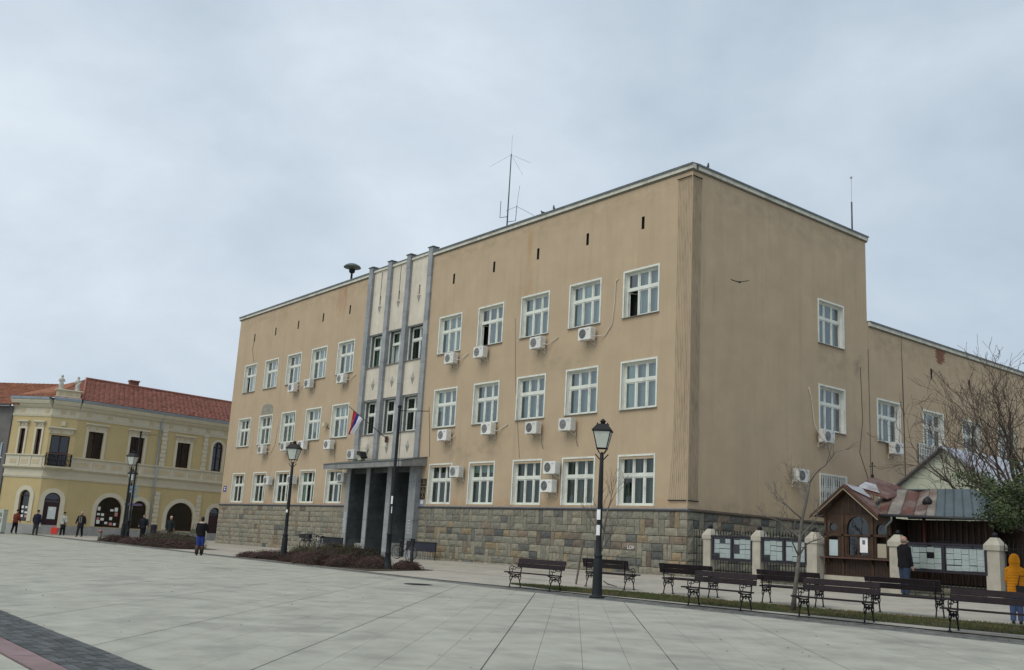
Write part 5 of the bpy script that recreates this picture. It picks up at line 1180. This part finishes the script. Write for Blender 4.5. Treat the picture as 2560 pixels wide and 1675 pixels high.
# balcony
s=MB(); s.prism([(-.75,5.12),(-.05,5.0),(-.05,5.24),(-.78,5.24)],-.02,1.78,'x'); bal=yp(s,'balcony',crm,'C')
s=MB(); 
for k in range(20): x=.0+k*.092; s=MB(); s.lathe([(.016,0),(.034,.15),(.016,.3),(.034,.5),(.016,.65),(.03,.8),(.016,.905)],5,(x+.01,-.73,5.241)); s.build('balcony_bar',iron,bal)
for yy in (-.6,-.45,-.3,-.15):
    for x in (.0,1.74): s=MB(); s.box(x,x+.022,yy,yy+.02,5.241,6.15); s.tube([(x+.01,yy+.03+.05*math.cos(a),5.7+.15*math.sin(a)) for a in range(7)],.012,4); s.build('balcony_bar',iron,bal)
s=MB(); s.box(-.02,1.78,-.76,-.70,6.151,6.20); s.box(-.02,.03,-.699,-.03,6.151,6.20); s.box(1.73,1.78,-.699,-.03,6.151,6.20); s.build('hand_rail',mat('brown hand rail',(.12,.07,.04),.6),bal)
# parapet + statues
s=MB(); s.box(.05,1.82,-.45,.1,10.4,10.55); s.box(.1,1.77,-.38,.1,10.551,11.0); s.box(.0,1.87,-.5,.15,11.001,11.10); yp(s,'parapet',crm,'C')
s=MB(); s.box(.25,.5,-.40,-.381,10.65,10.9); s.box(.7,1.2,-.40,-.381,10.65,10.9); s.box(1.4,1.65,-.40,-.381,10.65,10.9); yp(s,'parapet_panels',crm2,'C')
s=MB(); s.prism([(-.62,10.402),(.0,10.402),(-.38,10.54)],.0,1.87,'x'); yp(s,'flashing',mat('bright zinc',(.55,.58,.62),.3,.1,metal=.5),'C')
def statue(t_,label,lean):
    p=P1+(P0-P1)*t_; o=thing('roof_statue',label,'statue',(p.x-.15,p.y,11.1),R(-10),'statues on the corner parapet'); stt=mat('pale stone statue',(.50,.49,.43),.85,.15,4)
    s=MB(); s.lathe([(.17,0),(.16,.08),(.13,.10),(.15,.16),(.14,.35),(.115,.52),(.14,.62),(.15,.72),(.07,.79),(.05,.82)],10); s.ball((0,0,.91),.085,8,0,1.25)
    for sg in (-1,1): s.tube([(0,sg*.10,.74),(.05,sg*.17,.58),(.11,sg*.05+.03*lean,.52)],[.05,.045,.035],6)
    s.tube([(.05,-.1,.15),(.12,.0,.4),(.10,.12,.62)],[.05,.05,.03],6)
    s.build('figure',stt,o); o.scale=(1.2,1.2,1.15)
statue(.2,'left pale stone statue on the parapet of the yellow building',.6); statue(.82,'right pale stone statue on the parapet of the yellow building',-1.)
# roof
def W(sec,s_,inw,z):
    o_,a,_=SEC[sec]; return Vector((o_.x+math.cos(a)*s_-math.sin(a)*inw,o_.y+math.sin(a)*s_+math.cos(a)*inw,z))
ridge0=W('R',2.3,4.6,12.75); ridge1=W('R',24,4.6,12.75)
e0=W('R',-.1,-.5,10.40); e1=W('R',24,-.5,10.40); c0=W('C',0,-.5,10.4); l0=W('L',0,-.5,10.4); lend=W('L',0,6.5,12.2)
def roofpoly(pts,mt,name='roof'):
    s=MB(); n=len(pts); s.add([Vector(p) for p in pts],[tuple(range(n))]); return s.build(name,mt,Y)
roofpoly([e0,e1,ridge1,ridge0],tilem); roofpoly([c0,e0,ridge0],tilem); roofpoly([l0,c0,ridge0,lend],tile2)
back=W('R',24,9.5,10.4); roofpoly([ridge0,ridge1,back,W('R',2.3,9.5,10.4)],tilem)
def tiles(a,b,c,d,nr,tw_,mt,name='roof_tiles'):
    """rows of tiles on the quad a-b (eave) c-d (ridge: above b, above a)"""
    s=MB(); nrm=(b-a).cross(d-a).normalized()
    if nrm.z<0: nrm=-nrm
    for r_ in range(nr):
        t0=r_/nr; t1=(r_+1.12)/nr; A=a.lerp(d,t0);Bq=b.lerp(c,t0);A2=a.lerp(d,min(1,t1));B2=b.lerp(c,min(1,t1)); Ln=(Bq-A).length; n=max(1,int(Ln/tw_)); off=(r_%2)*.5
        for i in range(n):
            u0=(i+off*.0+.03)/n; u1=(i+.97)/n; j=random.uniform(0,.012)
            p=[A.lerp(Bq,u0)+nrm*(.075+j),A.lerp(Bq,u1)+nrm*(.075+j),A2.lerp(B2,u1)+nrm*.02,A2.lerp(B2,u0)+nrm*.02]; q=[A.lerp(Bq,u0)+nrm*.01,A.lerp(Bq,u1)+nrm*.01]
            mid0=(p[0]+p[1])/2+nrm*.02; mid1=(p[2]+p[3])/2+nrm*.02
            s.add(p+q+[mid0,mid1],[(0,6,7,3),(6,1,2,7),(4,5,1,6,0)],random.choice((0,0,0,1)))
    return s.build(name,mt,Y,kind='stuff')
tdk=mat('darker red tile',(.25,.10,.075),.85,.3,2,.2,20)
tiles(e0,e1,ridge1,ridge0,17,.42,[tilem,tdk]); tiles(c0,e0,ridge0,ridge0.lerp(c0,.001),15,.4,[tilem,tdk]); tiles(l0,c0,ridge0,lend,15,.4,[tile2,tdk])
s=MB(); s.tube([e0+Vector((0,0,.12)),ridge0+Vector((0,0,.1)),ridge1+Vector((0,0,.1))],.11,6); s.build('ridge_tiles',tilem,Y)
cp=W('R',6.6,4.9,12.4); s=MB(); s.box(-.3,.3,-.35,.35,0,.85); s.box(-.36,.36,-.42,.42,.851,.95); o=s.build('chimney',mat('chimney brick',(.17,.08,.055),.9,.3,8),Y); o.location=cp
# posters in the shop windows
random.seed(5)
def posters(sec,xs0,xs1,zs0,zs1,n,w_,h):
    k=0
    nx=max(1,int((xs1-xs0)/(w_*1.25))); nz=max(1,int((zs1-zs0)/(h*1.2)))
    for i in range(nx):
        for j in range(nz):
            if random.random()<.22: continue
            x=xs0+i*(xs1-xs0)/nx+random.uniform(-.03,.03); z=zs0+j*(zs1-zs0)/nz+random.uniform(-.04,.05); s=MB(); ww=w_*random.uniform(.8,1.05); hh=h*random.uniform(.6,1.2); s.box(x,x+ww,.155,.163,z,z+hh)
            yp(s,'poster',random.choice([paper,paper,mat('pink poster',(.55,.25,.22),.6,.3,12),mat('white poster',(.72,.72,.74),.6,.15,12)]),sec)
posters('R',2.65,4.4,1.15,2.5,20,.26,.27); posters('L',1.85,2.5,1.4,2.6,8,.2,.22)
s=MB(); s.box(.75,1.3,.135,.148,1.35,2.25); yp(s,'poster',mat('pale sheet poster',(.60,.66,.66),.6,.05),'C'); s=MB(); s.box(.85,1.08,.125,.133,1.95,2.2); yp(s,'poster',paper,'C')
s=MB(); s.box(.2,1.7,-.5,.0,.15,.5); s.box(.3,1.6,-.3,.0,.501,.7); yp(s,'doorstep',plin,'C')
# grey neighbour further left
N_=thing('grey_building','grey old building with balconies and orange tiled roof at the far left','building',(0,0,0)); P3=P2+dL*8.0
def np_(mb,name,mt,par=None):
    o=mb.build(name,mt,par or N_)
    if par is None: o.location=(P3.x,P3.y,0); o.rotation_euler=(0,0,R(40))
    return o
hs=[rect(5.2,6.1,5.0,6.9),rect(5.2,6.1,7.6,9.0),rect(7.0,7.5,4.9,6.9),rect(5.0,6.6,.3,2.6),rect(1.,2.,5.,6.9)]
mb=MB(); holes_wall(mb,rect(0,7.95,.1,9.7),hs,.1,.25); np_(mb,'wall',greyw)
for h in hs:
    x0,x1,z1=offs(h,0); z0=h[0][1]; s=MB(); s.box(x0,x0+.07,.2,.3,z0,z1); s.box(x1-.07,x1,.2,.3,z0,z1); s.box(x0+.07,x1-.07,.2,.3,z1-.07,z1); s.box(x0+.07,x1-.07,.2,.3,z0+(z1-z0)*.4,z0+(z1-z0)*.4+.07); w_=np_(s,'window',wframe if z0>1 else maro)
    g=MB(); g.quad((x0,.27,z0),(x1,.27,z0),(x1,.27,z1),(x0,.27,z1)); g.build('pane',glassd,w_); g=MB(); g.box(x0-.1,x1+.1,.7,.75,z0-.1,z1+.1); g.build('room_back',dark,w_)
for z in (4.0,7.2):
    s=MB(); s.box(3.5,6.9,-.6,.09,z-.12,z); b_=np_(s,'balcony',greyw)
    for k in range(16): s=MB(); x=3.6+k*.21; s.lathe([(.03,0),(.05,.2),(.03,.45),(.04,.7)],6,(x,-.52,z)); s.build('baluster',greyw,b_)
    s=MB(); s.box(3.5,6.9,-.6,-.45,z+.70,z+.78); s.build('balustrade_rail',greyw,b_)
s=MB(); s.box(4.5,7.6,-.5,.09,2.7,3.0); np_(s,'shop_awning',mat('red awning',(.2,.05,.05),.7)); 
def WN(s_,inw,z): a=R(40); return Vector((P3.x+math.cos(a)*s_-math.sin(a)*inw,P3.y+math.sin(a)*s_+math.cos(a)*inw,z))
A,Bq,C2,D=WN(0,-.4,9.75),WN(8.6,-.4,9.75),WN(8.6,5.6,12.3),WN(0,5.6,12.3)
s=MB(); s.add([A,Bq,C2,D],[(0,1,2,3)]); s.build('roof',tile2,N_); Ytmp=Y
o=tiles(A,Bq,C2,D,16,.4,[tile2,tdk]); o.parent=N_
s=MB(); s.tube([WN(0,-.45,9.72),WN(8.0,-.45,9.72)],.08,6); s.build('gutter',mat('grey gutter',(.10,.10,.11),.5),N_)
s=MB(); s.tube([WN(7.9,-.4,9.7),WN(7.95,.0,9.2),WN(7.95,-.02,.3)],.06,6); s.build('drainpipe',mat('grey gutter',(.10,.10,.11),.5),N_)

# ================================================================= PEOPLE
random.seed(12)
def remesh(mb,name,mt,par,vox,smooth=6):
    o=mb.build('tmp_'+name,mt); md=o.modifiers.new('r','REMESH'); md.mode='VOXEL'; md.voxel_size=vox; md.use_smooth_shade=True
    ms=o.modifiers.new('s','SMOOTH'); ms.factor=.5; ms.iterations=smooth
    bpy.context.view_layer.update(); me=bpy.data.meshes.new_from_object(o.evaluated_get(bpy.context.evaluated_depsgraph_get()))
    me.name=name
    if not me.materials: me.materials.append(mt)
    bpy.data.objects.remove(o); return link(name,me,par)
def loft(mb,rings,n=14):
    vs=[(c[0]+rx*math.cos(2*math.pi*j/n),c[1]+ry*math.sin(2*math.pi*j/n),c[2]) for c,rx,ry in rings for j in range(n)]; k=len(rings)
    mb.add(vs,[(i*n+j,i*n+(j+1)%n,(i+1)*n+(j+1)%n,(i+1)*n+j) for i in range(k-1) for j in range(n)]+[tuple(range(n-1,-1,-1)),tuple((k-1)*n+j for j in range(n))],0,True)
skinm=mat('skin',(.42,.24,.17),.6,.08,20)
def cloth(name,c,var=.2): return mat('cloth '+name,c,.85,var,5,.5,18,spec=.2)
def person(x,y,rz,H,label,jc,tc_,sc_=(.02,.018,.016),hair=None,hat=None,legs=(0,0),knees=(0,0),arms=((.1,0),(.1,0)),bend=(0.,0.),jl=.80,hw=1.,vox=.02,quilt=False,hood=False,collar=None,skirt=None,lean=0.,head_turn=0.,z=None):
    o=thing('person',label,'person',(x,y,(gz(x,y)+.006) if z is None else z),rz); k=H/1.75; o.scale=(k,k,k)
    sh=lean
    def T(zz): return -sh*max(0,(zz-.9))  # forward lean (front is -y)
    bd=MB(); jk=MB(); tr=MB(); shs=MB()
    neck=(0,T(1.5),1.5); hy=T(1.64)-.015
    loft(bd,[((0,T(.9),.86),.14,.10),((0,T(1.1),1.1),.13,.09),((0,T(1.3),1.32),.16,.10),((0,T(1.42),1.44),.12,.08),((0,T(1.5),1.49),.058,.058),((0,T(1.56)-.005,1.55),.055,.06)])
    # head: skull, jaw, nose, ears
    hd=[(1.525,.035,.04,-.02),(1.55,.055,.065,-.018),(1.59,.068,.085,-.012),(1.64,.076,.095,0),(1.69,.074,.094,.006),(1.73,.055,.072,.010),(1.755,.02,.03,.012)]
    ct,st_=math.cos(head_turn),math.sin(head_turn)
    loft(bd,[((0,hy+dy,z_),rx,ry) for z_,rx,ry,dy in hd],14)
    nose=Vector((st_*.105,-ct*.105)); bd.tube([(nose.x*.8,hy+nose.y*.8,1.66),(nose.x*1.08,hy+nose.y*1.08,1.625)],[.01,.016],6)
    for sg in (-1,1): bd.ball((sg*.078*ct,hy+.005+sg*.078*st_,1.635),.022,6,0,1.3)
    # arms
    handpos=[]
    for i,sg in enumerate((-1,1)):
        out_,fw=arms[i]; bn=bend[i]
        s0=Vector((sg*.175*hw,T(1.42),1.415)); d1=Vector((sg*math.sin(out_),-math.sin(fw),-math.cos(out_)*math.cos(fw))).normalized(); el=s0+d1*.29
        d2=Vector((sg*math.sin(out_)*.4-sg*.35*math.sin(bn)*.8,-math.sin(fw+bn),-math.cos(fw+bn))).normalized(); wr=el+d2*.25; hn=wr+d2*.09
        bd.tube([s0,el,wr,hn],[.05,.042,.03,.034],8)
        for q in range(4):
            off=Vector((0,(q-1.5)*.019,0)); l1=[.075,.085,.08,.06][q]; bd.tube([wr+d2*.07+off,wr+d2*(.07+l1*.6)+off,wr+d2*(.07+l1)+off+Vector((-sg*.02,-.005,0))],[.011,.010,.008],6)
        bd.tube([wr+d2*.02+Vector((0,-.02,0)),wr+d2*.06+Vector((-sg*.01,-.05,0))],[.012,.009],6)
        jk.tube([s0+Vector((-sg*.05,0,.02)),s0,el,wr+d2*.0],[.07,.078,.066,.052],10); handpos.append(hn)
    # legs
    for i,sg in enumerate((-1,1)):
        a=legs[i]; b=a-knees[i]; hp=Vector((sg*.085,0,.90)); kn=hp+Vector((sg*.01,-math.sin(a),-math.cos(a)))*.42; an=kn+Vector((0,-math.sin(b),-math.cos(b)))*.42
        bd.tube([hp,kn,an],[.075,.05,.038],8)
        tr.tube([hp,hp.lerp(kn,.5),kn,kn.lerp(an,.5),an+Vector((0,0,.02))],[.115,.105,.085,.08,.074],10)
        lift=max(.0,b*-.0); shs.tube([an+Vector((0,.06,-.035)),an+Vector((0,0,-.02)),an+Vector((0,-.09,-.045)),an+Vector((0,-.17,-.055))],[.04,.052,.046,.034],8)
        if skirt is None and sc_ and jl>2: pass
    loft(tr,[((0,0,.84),.14,.12),((0,0,.92),.155,.12),((0,T(1.0),1.02),.145,.11)])
    rings=[(jl,.185,.135),(jl+.08,.185,.135),(1.0,.178,.128),(1.12,.172,.125),(1.25,.185,.13),(1.34,.180,.125),(1.42,.140,.105),(1.47,.095,.088),(1.52,.075,.078)]
    if quilt:
        rr=[]; zz=jl
        def ip(zq):
            for (a,b,c),(a2,b2,c2) in zip(rings,rings[1:]):
                if a<=zq<=a2: t=(zq-a)/(a2-a+1e-9); return b+(b2-b)*t,c+(c2-c)*t
            return rings[-1][1:]
        while zz<1.52: r1,r2=ip(zz); m_=math.sin((zz-jl)/.075*math.pi); rr.append((zz,r1+.014*abs(m_),r2+.014*abs(m_))); zz+=.0125
        rings=rr
    loft(jk,[((0,T(z_),z_),rx*hw+.015,ry*hw+.02) for z_,rx,ry in rings],20)
    if hood: loft(jk,[((0,hy+.04,1.38),.165,.12),((0,hy+.03,1.45),.14,.12),((0,hy+.025,1.54),.125,.125),((0,hy+.03,1.62),.14,.14),((0,hy+.03,1.71),.132,.138),((0,hy+.03,1.79),.10,.11),((0,hy+.04,1.84),.04,.05)],16)
    remesh(bd,'body',skinm,o,vox if vox>.012 else .009,2)
    for sg in (-1,1):
        ex=sg*.03; p=Vector((ex*ct+st_*.088,hy+ex*st_-ct*.088,1.65)); s=MB(); s.ball(p,.009,6); s.build('eye',blk,o)
    s=MB(); s.tube([(-.02*ct+st_*.092,hy-.02*st_-ct*.092,1.592),(.02*ct+st_*.092,hy+.02*st_-ct*.092,1.592)],.005,4); s.build('mouth',mat('lip',(.25,.10,.09),.6),o)
    remesh(jk,'jacket',jc,o,max(.012,vox*.8) if not quilt else .011,2 if quilt else 5); 
    if skirt is None: remesh(tr,'trousers',tc_,o,max(.014,vox),5)
    else:
        remesh(tr,'tights',cloth('black tights',(.015,.014,.016)),o,max(.014,vox),5); s=MB(); loft(s,[((0,0,.45),.20,.17),((0,0,.65),.18,.15),((0,0,.98),.15,.12)],16); s.build('skirt',tc_,o)
    remesh(shs,'shoes',mat('shoe leather',sc_,.4,.1),o,max(.012,vox*.8),3)
    if hair is not None:
        s=MB(); loft(s,[((0,hy+.045,1.56),.05,.04),((0,hy+.035,1.62),.080,.075),((0,hy+.025,1.68),.084,.092),((0,hy+.012,1.735),.070,.088),((0,hy+.012,1.775),.03,.04)],14); remesh(s,'hair',hair,o,max(.01,vox*.7),2)
    if hat is not None:
        s=MB(); loft(s,[((0,hy+.005,1.67),.09,.108),((0,hy+.005,1.72),.095,.112),((0,hy+.01,1.77),.08,.095),((0,hy+.01,1.80),.03,.04)],14); remesh(s,'cap',hat,o,max(.01,vox*.7),2)
    if collar is not None: s=MB(); s.tube([(.12*math.cos(a*.6283),T(1.5)+.01+.10*math.sin(a*.6283),1.485) for a in range(11)],.035,7); s.build('hood_trim',collar,o)
    return o,handpos
face=lambda dx,dy: math.atan2(dy,dx)+math.pi/2   # local front is -y
# bald man at the board, facing it
o,h_=person(9.28,-.85,face(.35,1.),1.76,'bald man in black jacket and dark blue trousers reading the widest notice board',cloth('black jacket',(.009,.008,.011)),cloth('dark blue trousers',(.035,.05,.085)),legs=(.0,.03),arms=((.12,.05),(.12,.1)),bend=(.3,.45),jl=.84,vox=.012,hw=1.08,head_turn=-.3)
s=MB(); loft(s,[((0,.03,1.555),.05,.04),((0,.03,1.60),.079,.07),((0,.03,1.635),.080,.072),((0,.04,1.66),.06,.05)],14); remesh(s,'hair_fringe',mat('grey hair',(.18,.16,.14),.9),o,.01,2)
# child in yellow jacket
o,h_=person(14.98,-6.35,face(-.4,1.),1.44,'child in an orange-yellow quilted hooded jacket and blue jeans at the right edge',cloth('yellow jacket',(.66,.245,.012),.12),cloth('jeans',(.07,.10,.19)),legs=(.02,-.02),arms=((.1,.15),(.1,.2)),bend=(.5,.7),jl=.80,vox=.013,quilt=True,hood=True,hw=1.0)
bg_=link('shoulder_bag',None,None,None); bpy.data.objects.remove(bg_)
bag=thing('shoulder_bag','black bag hanging at the right side of the yellow-jacketed child','bag',(15.22,-6.42,gz(15,-6.4)+.62),R(20)); s=MB(); s.prism([(-.17,0),(.17,0),(.19,.2),(-.19,.22)],-.05,.05,'y'); s.build('bag_body',blk,bag); s=MB(); s.tube([(-.15,0,.2),(-.1,0,.42),(.1,0,.42),(.15,0,.2)],.012,5); s.build('strap',blk,bag)
# woman in blue jeans and boots, seen from behind
o,h_=person(-18.2,-11.75,face(-.9,.55),1.68,'woman from behind in black jacket with pale fur hood, blue jeans and brown boots',cloth('black jacket',(.009,.008,.011)),cloth('bright jeans',(.028,.05,.22)),legs=(.12,-.10),knees=(.05,.1),arms=((.35,.1),(.12,.2)),bend=(1.2,.9),jl=.86,vox=.014,hair=mat('black hair',(.012,.01,.01),.6),collar=mat('pale fur',(.50,.46,.42),.95,.2,30),sc_=(.05,.028,.02))
s=MB()
for i,sg in enumerate((-1,1)):
    a=(.12,-.10)[i]; b=a-(.05,.1)[i]; kn=Vector((sg*.095,-math.sin(a)*.42,.90-math.cos(a)*.42)); an=kn+Vector((0,-math.sin(b),-math.cos(b)))*.42
    s.tube([kn.lerp(an,.1),kn.lerp(an,.5),an],[.098,.095,.082],10)
s.build('boot_shafts',mat('shoe leather boots',(.045,.026,.018),.5,.2),o)
bag=thing('handbag','olive handbag at the left arm of the woman in blue jeans','bag',(-18.50,-11.98,gz(-18,-11.7)+.92),R(30)); s=MB(); s.prism([(-.18,0),(.18,0),(.12,.22),(-.12,.22)],-.05,.05,'y'); s.build('bag_body',mat('olive leather',(.07,.065,.035),.6,.2),bag); s=MB(); s.tube([(-.1,0,.2),(-.04,0,.42),(.05,0,.42),(.1,0,.2)],.012,5); s.build('strap',mat('olive leather',(.07,.065,.035)),bag)
# strollers before the yellow building
person(-52.4,-11.9,face(-.75,.65),1.66,'person in a rust-red jacket and dark beret walking away at the far left',cloth('rust jacket',(.15,.035,.022)),cloth('black trousers',(.014,.013,.015)),legs=(.2,-.15),knees=(.1,.2),arms=((.25,.1),(.15,.1)),bend=(.3,.4),jl=.82,hat=cloth('dark beret',(.02,.012,.02)),lean=.12)
person(-50.7,-10.9,face(-.8,.6),1.70,'man in a navy jacket and flat cap walking away before the yellow corner',cloth('navy jacket',(.016,.016,.035)),cloth('grey green trousers',(.045,.05,.05)),legs=(.1,-.12),knees=(.1,.1),arms=((.2,-.1),(.3,.0)),bend=(.3,.3),jl=.80,hat=cloth('black cap',(.02,.02,.02)),hw=1.1,lean=.06)
o,h_=person(-52.2,-8.7,face(.85,-.55),1.66,'woman in a pale grey jacket and black beret walking with a red bag',cloth('pale grey jacket',(.42,.43,.38),.1),cloth('black skirt',(.015,.014,.016)),legs=(.12,-.12),knees=(.0,.15),arms=((.15,.05),(.2,.1)),bend=(.1,.5),jl=.84,hat=cloth('black beret',(.015,.015,.015)),skirt=True)
s=MB(); s.tube([(-.15,-.10,1.44),(0,-.155,1.2),(.17,-.12,.98)],.014,5); s.prism([(.10,.78),(.26,.78),(.26,1.0),(.10,1.0)],-.2,-.13,'y'); s.build('crossbody_bag',blk,o)
bag=thing('red_carrier_bag','bright red carrier bag held by the woman in pale grey','bag',(-52.42,-9.2,gz(-52,-9)+.08),R(60)); rb=mat('red plastic',(.70,.05,.035),.4,.1,6)
s=MB(); s.prism([(-.20,0),(.20,0),(.24,.46),(-.24,.46)],-.08,.08,'y'); s.build('bag_body',rb,bag); s=MB(); s.tube([(-.12,0,.45),(-.06,0,.62),(.06,0,.62),(.12,0,.45)],.014,5); s.build('handles',rb,bag)
o,h_=person(-48.9,-8.4,face(.8,-.6),1.76,'grey-haired man in open dark coat and patterned scarf striding to the right',cloth('dark coat',(.02,.02,.026)),cloth('black trousers',(.014,.013,.015)),legs=(.28,-.22),knees=(.05,.15),arms=((.3,.15),(.3,-.15)),bend=(.2,.2),jl=.66,hair=mat('light grey hair',(.42,.40,.37),.8),hw=1.12)
s=MB(); s.box(-.10,-.03,-.175,-.14,.98,1.42); s.box(.03,.10,-.175,-.14,.98,1.42); s.build('scarf',mat('patterned scarf',(.16,.14,.12),.9,.6,30),o)
person(-44.1,-5.6,face(.9,-.45),1.76,'dark-haired man in a dark jacket standing behind the far shrubs, left of two',cloth('blue black jacket',(.015,.017,.024)),cloth('black trousers',(.014,.013,.015)),legs=(.05,-.05),arms=((.3,.1),(.3,.1)),bend=(.8,.8),jl=.82,hair=mat('brown hair',(.06,.035,.025),.7),hw=1.1)
person(-41.4,-4.7,face(.9,-.45),1.72,'white-haired man in a dark quilted jacket behind the far shrubs, right of two',cloth('green black jacket',(.018,.026,.025)),cloth('black trousers',(.014,.013,.015)),legs=(.05,-.05),arms=((.35,.0),(.3,.0)),bend=(.6,.6),jl=.82,hair=mat('white hair',(.65,.62,.55),.8),hw=1.1)
# ================================================================= BICYCLES AND RACKS
def bicycle(x,y,rz,label,fm,lean=.08,basket=False,seat=True):
    o=thing('bicycle',label,'bicycle',(x,y,gz(x,y)+.006),rz,'parked bicycles'); o.rotation_euler=(lean,0,rz)
    def whl(cx,nm='wheel'):
        s=MB(); n=22; s.tube([(cx+.33*math.cos(2*math.pi*i/n),0,.345+.33*math.sin(2*math.pi*i/n)) for i in range(n+1)],.02,5,0,False); w_=s.build(nm,tubeb,o)
        s=MB(); s.tube([(cx+.305*math.cos(2*math.pi*i/n),0,.345+.305*math.sin(2*math.pi*i/n)) for i in range(n+1)],.009,4,0,False)
        for a in range(12): s.tube([(cx,0,.345),(cx+.30*math.cos(a*math.pi/6),0,.345+.30*math.sin(a*math.pi/6))],.003,3)
        s.tube([(cx,-.05,.345),(cx,.05,.345)],.02,6); s.build('rim_and_spokes',mat('steel spokes',(.4,.4,.4),.4,metal=.6),w_)
    whl(-.52); whl(.54)
    s=MB(); s.tube([(-.52,0,.345),(-.12,0,.30),(-.22,0,.82)],.014,6); s.tube([(-.12,0,.30),(.34,0,.72),(.38,0,.80)],.020,6); s.tube([(-.2,0,.72),(.35,0,.78)],.018,6); s.tube([(-.52,0,.345),(-.2,0,.74)],.011,5); s.tube([(.54,0,.345),(.40,0,.70),(.36,0,.92)],.016,6); s.build('frame',fm,o)
    s=MB(); s.tube([(.22,-.27,.98),(.34,-.2,1.02),(.36,0,1.0),(.34,.2,1.02),(.22,.27,.98)],.014,6); s.tube([(.36,0,.9),(.36,0,1.0)],.014,6); s.build('handlebar',blk,o)
    s=MB(); s.tube([(-.36,0,.90),(-.22,0,.91),(-.06,0,.91)],[.06,.055,.02],8); s.tube([(-.22,0,.8),(-.23,0,.9)],.014,6); s.build('saddle',blk,o)
    s=MB(); s.tube([(-.12,-.08,.30),(-.12,.08,.30)],.015,6); s.tube([(-.12,.08,.30),(-.02,.08,.18)],.01,5); s.tube([(-.12,-.08,.30),(-.22,-.08,.42)],.01,5); s.lathe([(.08,-.01),(.08,.01)],12,(-.12,0,.3)); s.build('cranks',blk,o)
    if basket: s=MB(); s.box(.38,.66,-.16,.16,.78,1.0); s.build('basket',mat('dark basket',(.03,.03,.03),.8),o)
bicycle(-16.6,-1.9,R(12),'dark bicycle parked at the rack right of the entrance',blk,basket=False)
bicycle(-25.2,-1.9,R(-55),'white-framed bicycle standing left of the entrance, closest to the piers',silver,.12)
bicycle(-26.2,-1.8,R(-70),'dark blue bicycle left of the white one',mat('dark blue frame',(.03,.04,.12),.4),.1,True)
bicycle(-27.0,-1.8,R(-60),'black bicycle with basket, leftmost by the stone base',blk,.1,True)
def rack(x0,x1,y,label):
    z=gz(x0,y); o=thing('bicycle_rack',label,'bicycle rack',(x0,y,z)); W_=x1-x0; s=MB(); s.box(0,W_,0,.03,.42,.86); s.build('advert_panel',mat('navy panel',(.02,.022,.035),.5,.2),o)
    for x in (0,W_-.04): s=MB(); s.box(x,x+.04,-.02,-.001,0,.9); s.build('leg',iron,o)
    for k in range(int(W_/.22)): s=MB(); xx=.15+k*.22; s.tube([(xx,-.05,.05),(xx+.16,-.30,.38),(xx+.2,-.3,.05)],.010,4); s.build('wheel_holder',MT['steel spokes'],o)
    s=MB(); s.box(0,W_,-.03,.05,.861,.90); s.build('top_rail',iron,o)
rack(-18.0,-15.35,-.9,'black bicycle rack with navy panel right of the entrance'); rack(-27.2,-24.55,-.95,'black bicycle rack with navy panel left of the entrance')

random.seed(99)
s=MB()
for i in range(150):
    x=random.uniform(-15,20); y=random.uniform(-27,-11.2); z=gz(x,y)+.004; a=random.uniform(0,6.28); l_=random.uniform(.012,.035)
    dx,dy=math.cos(a)*l_,math.sin(a)*l_; s.quad((x-dx,y-dy,z+.002),(x+dy*.5,y-dx*.5,z+.008),(x+dx,y+dy,z+.003),(x-dy*.5,y+dx*.5,z+.01),random.choice((0,0,1)))
s.build('leaf_litter',[mat('dry leaf',(.11,.07,.035),.9,.3,9),mat('paper scrap',(.5,.5,.48),.8,.1)],None,kind='stuff',label='scattered dry leaves and scraps on the plaza slabs',cat='litter')
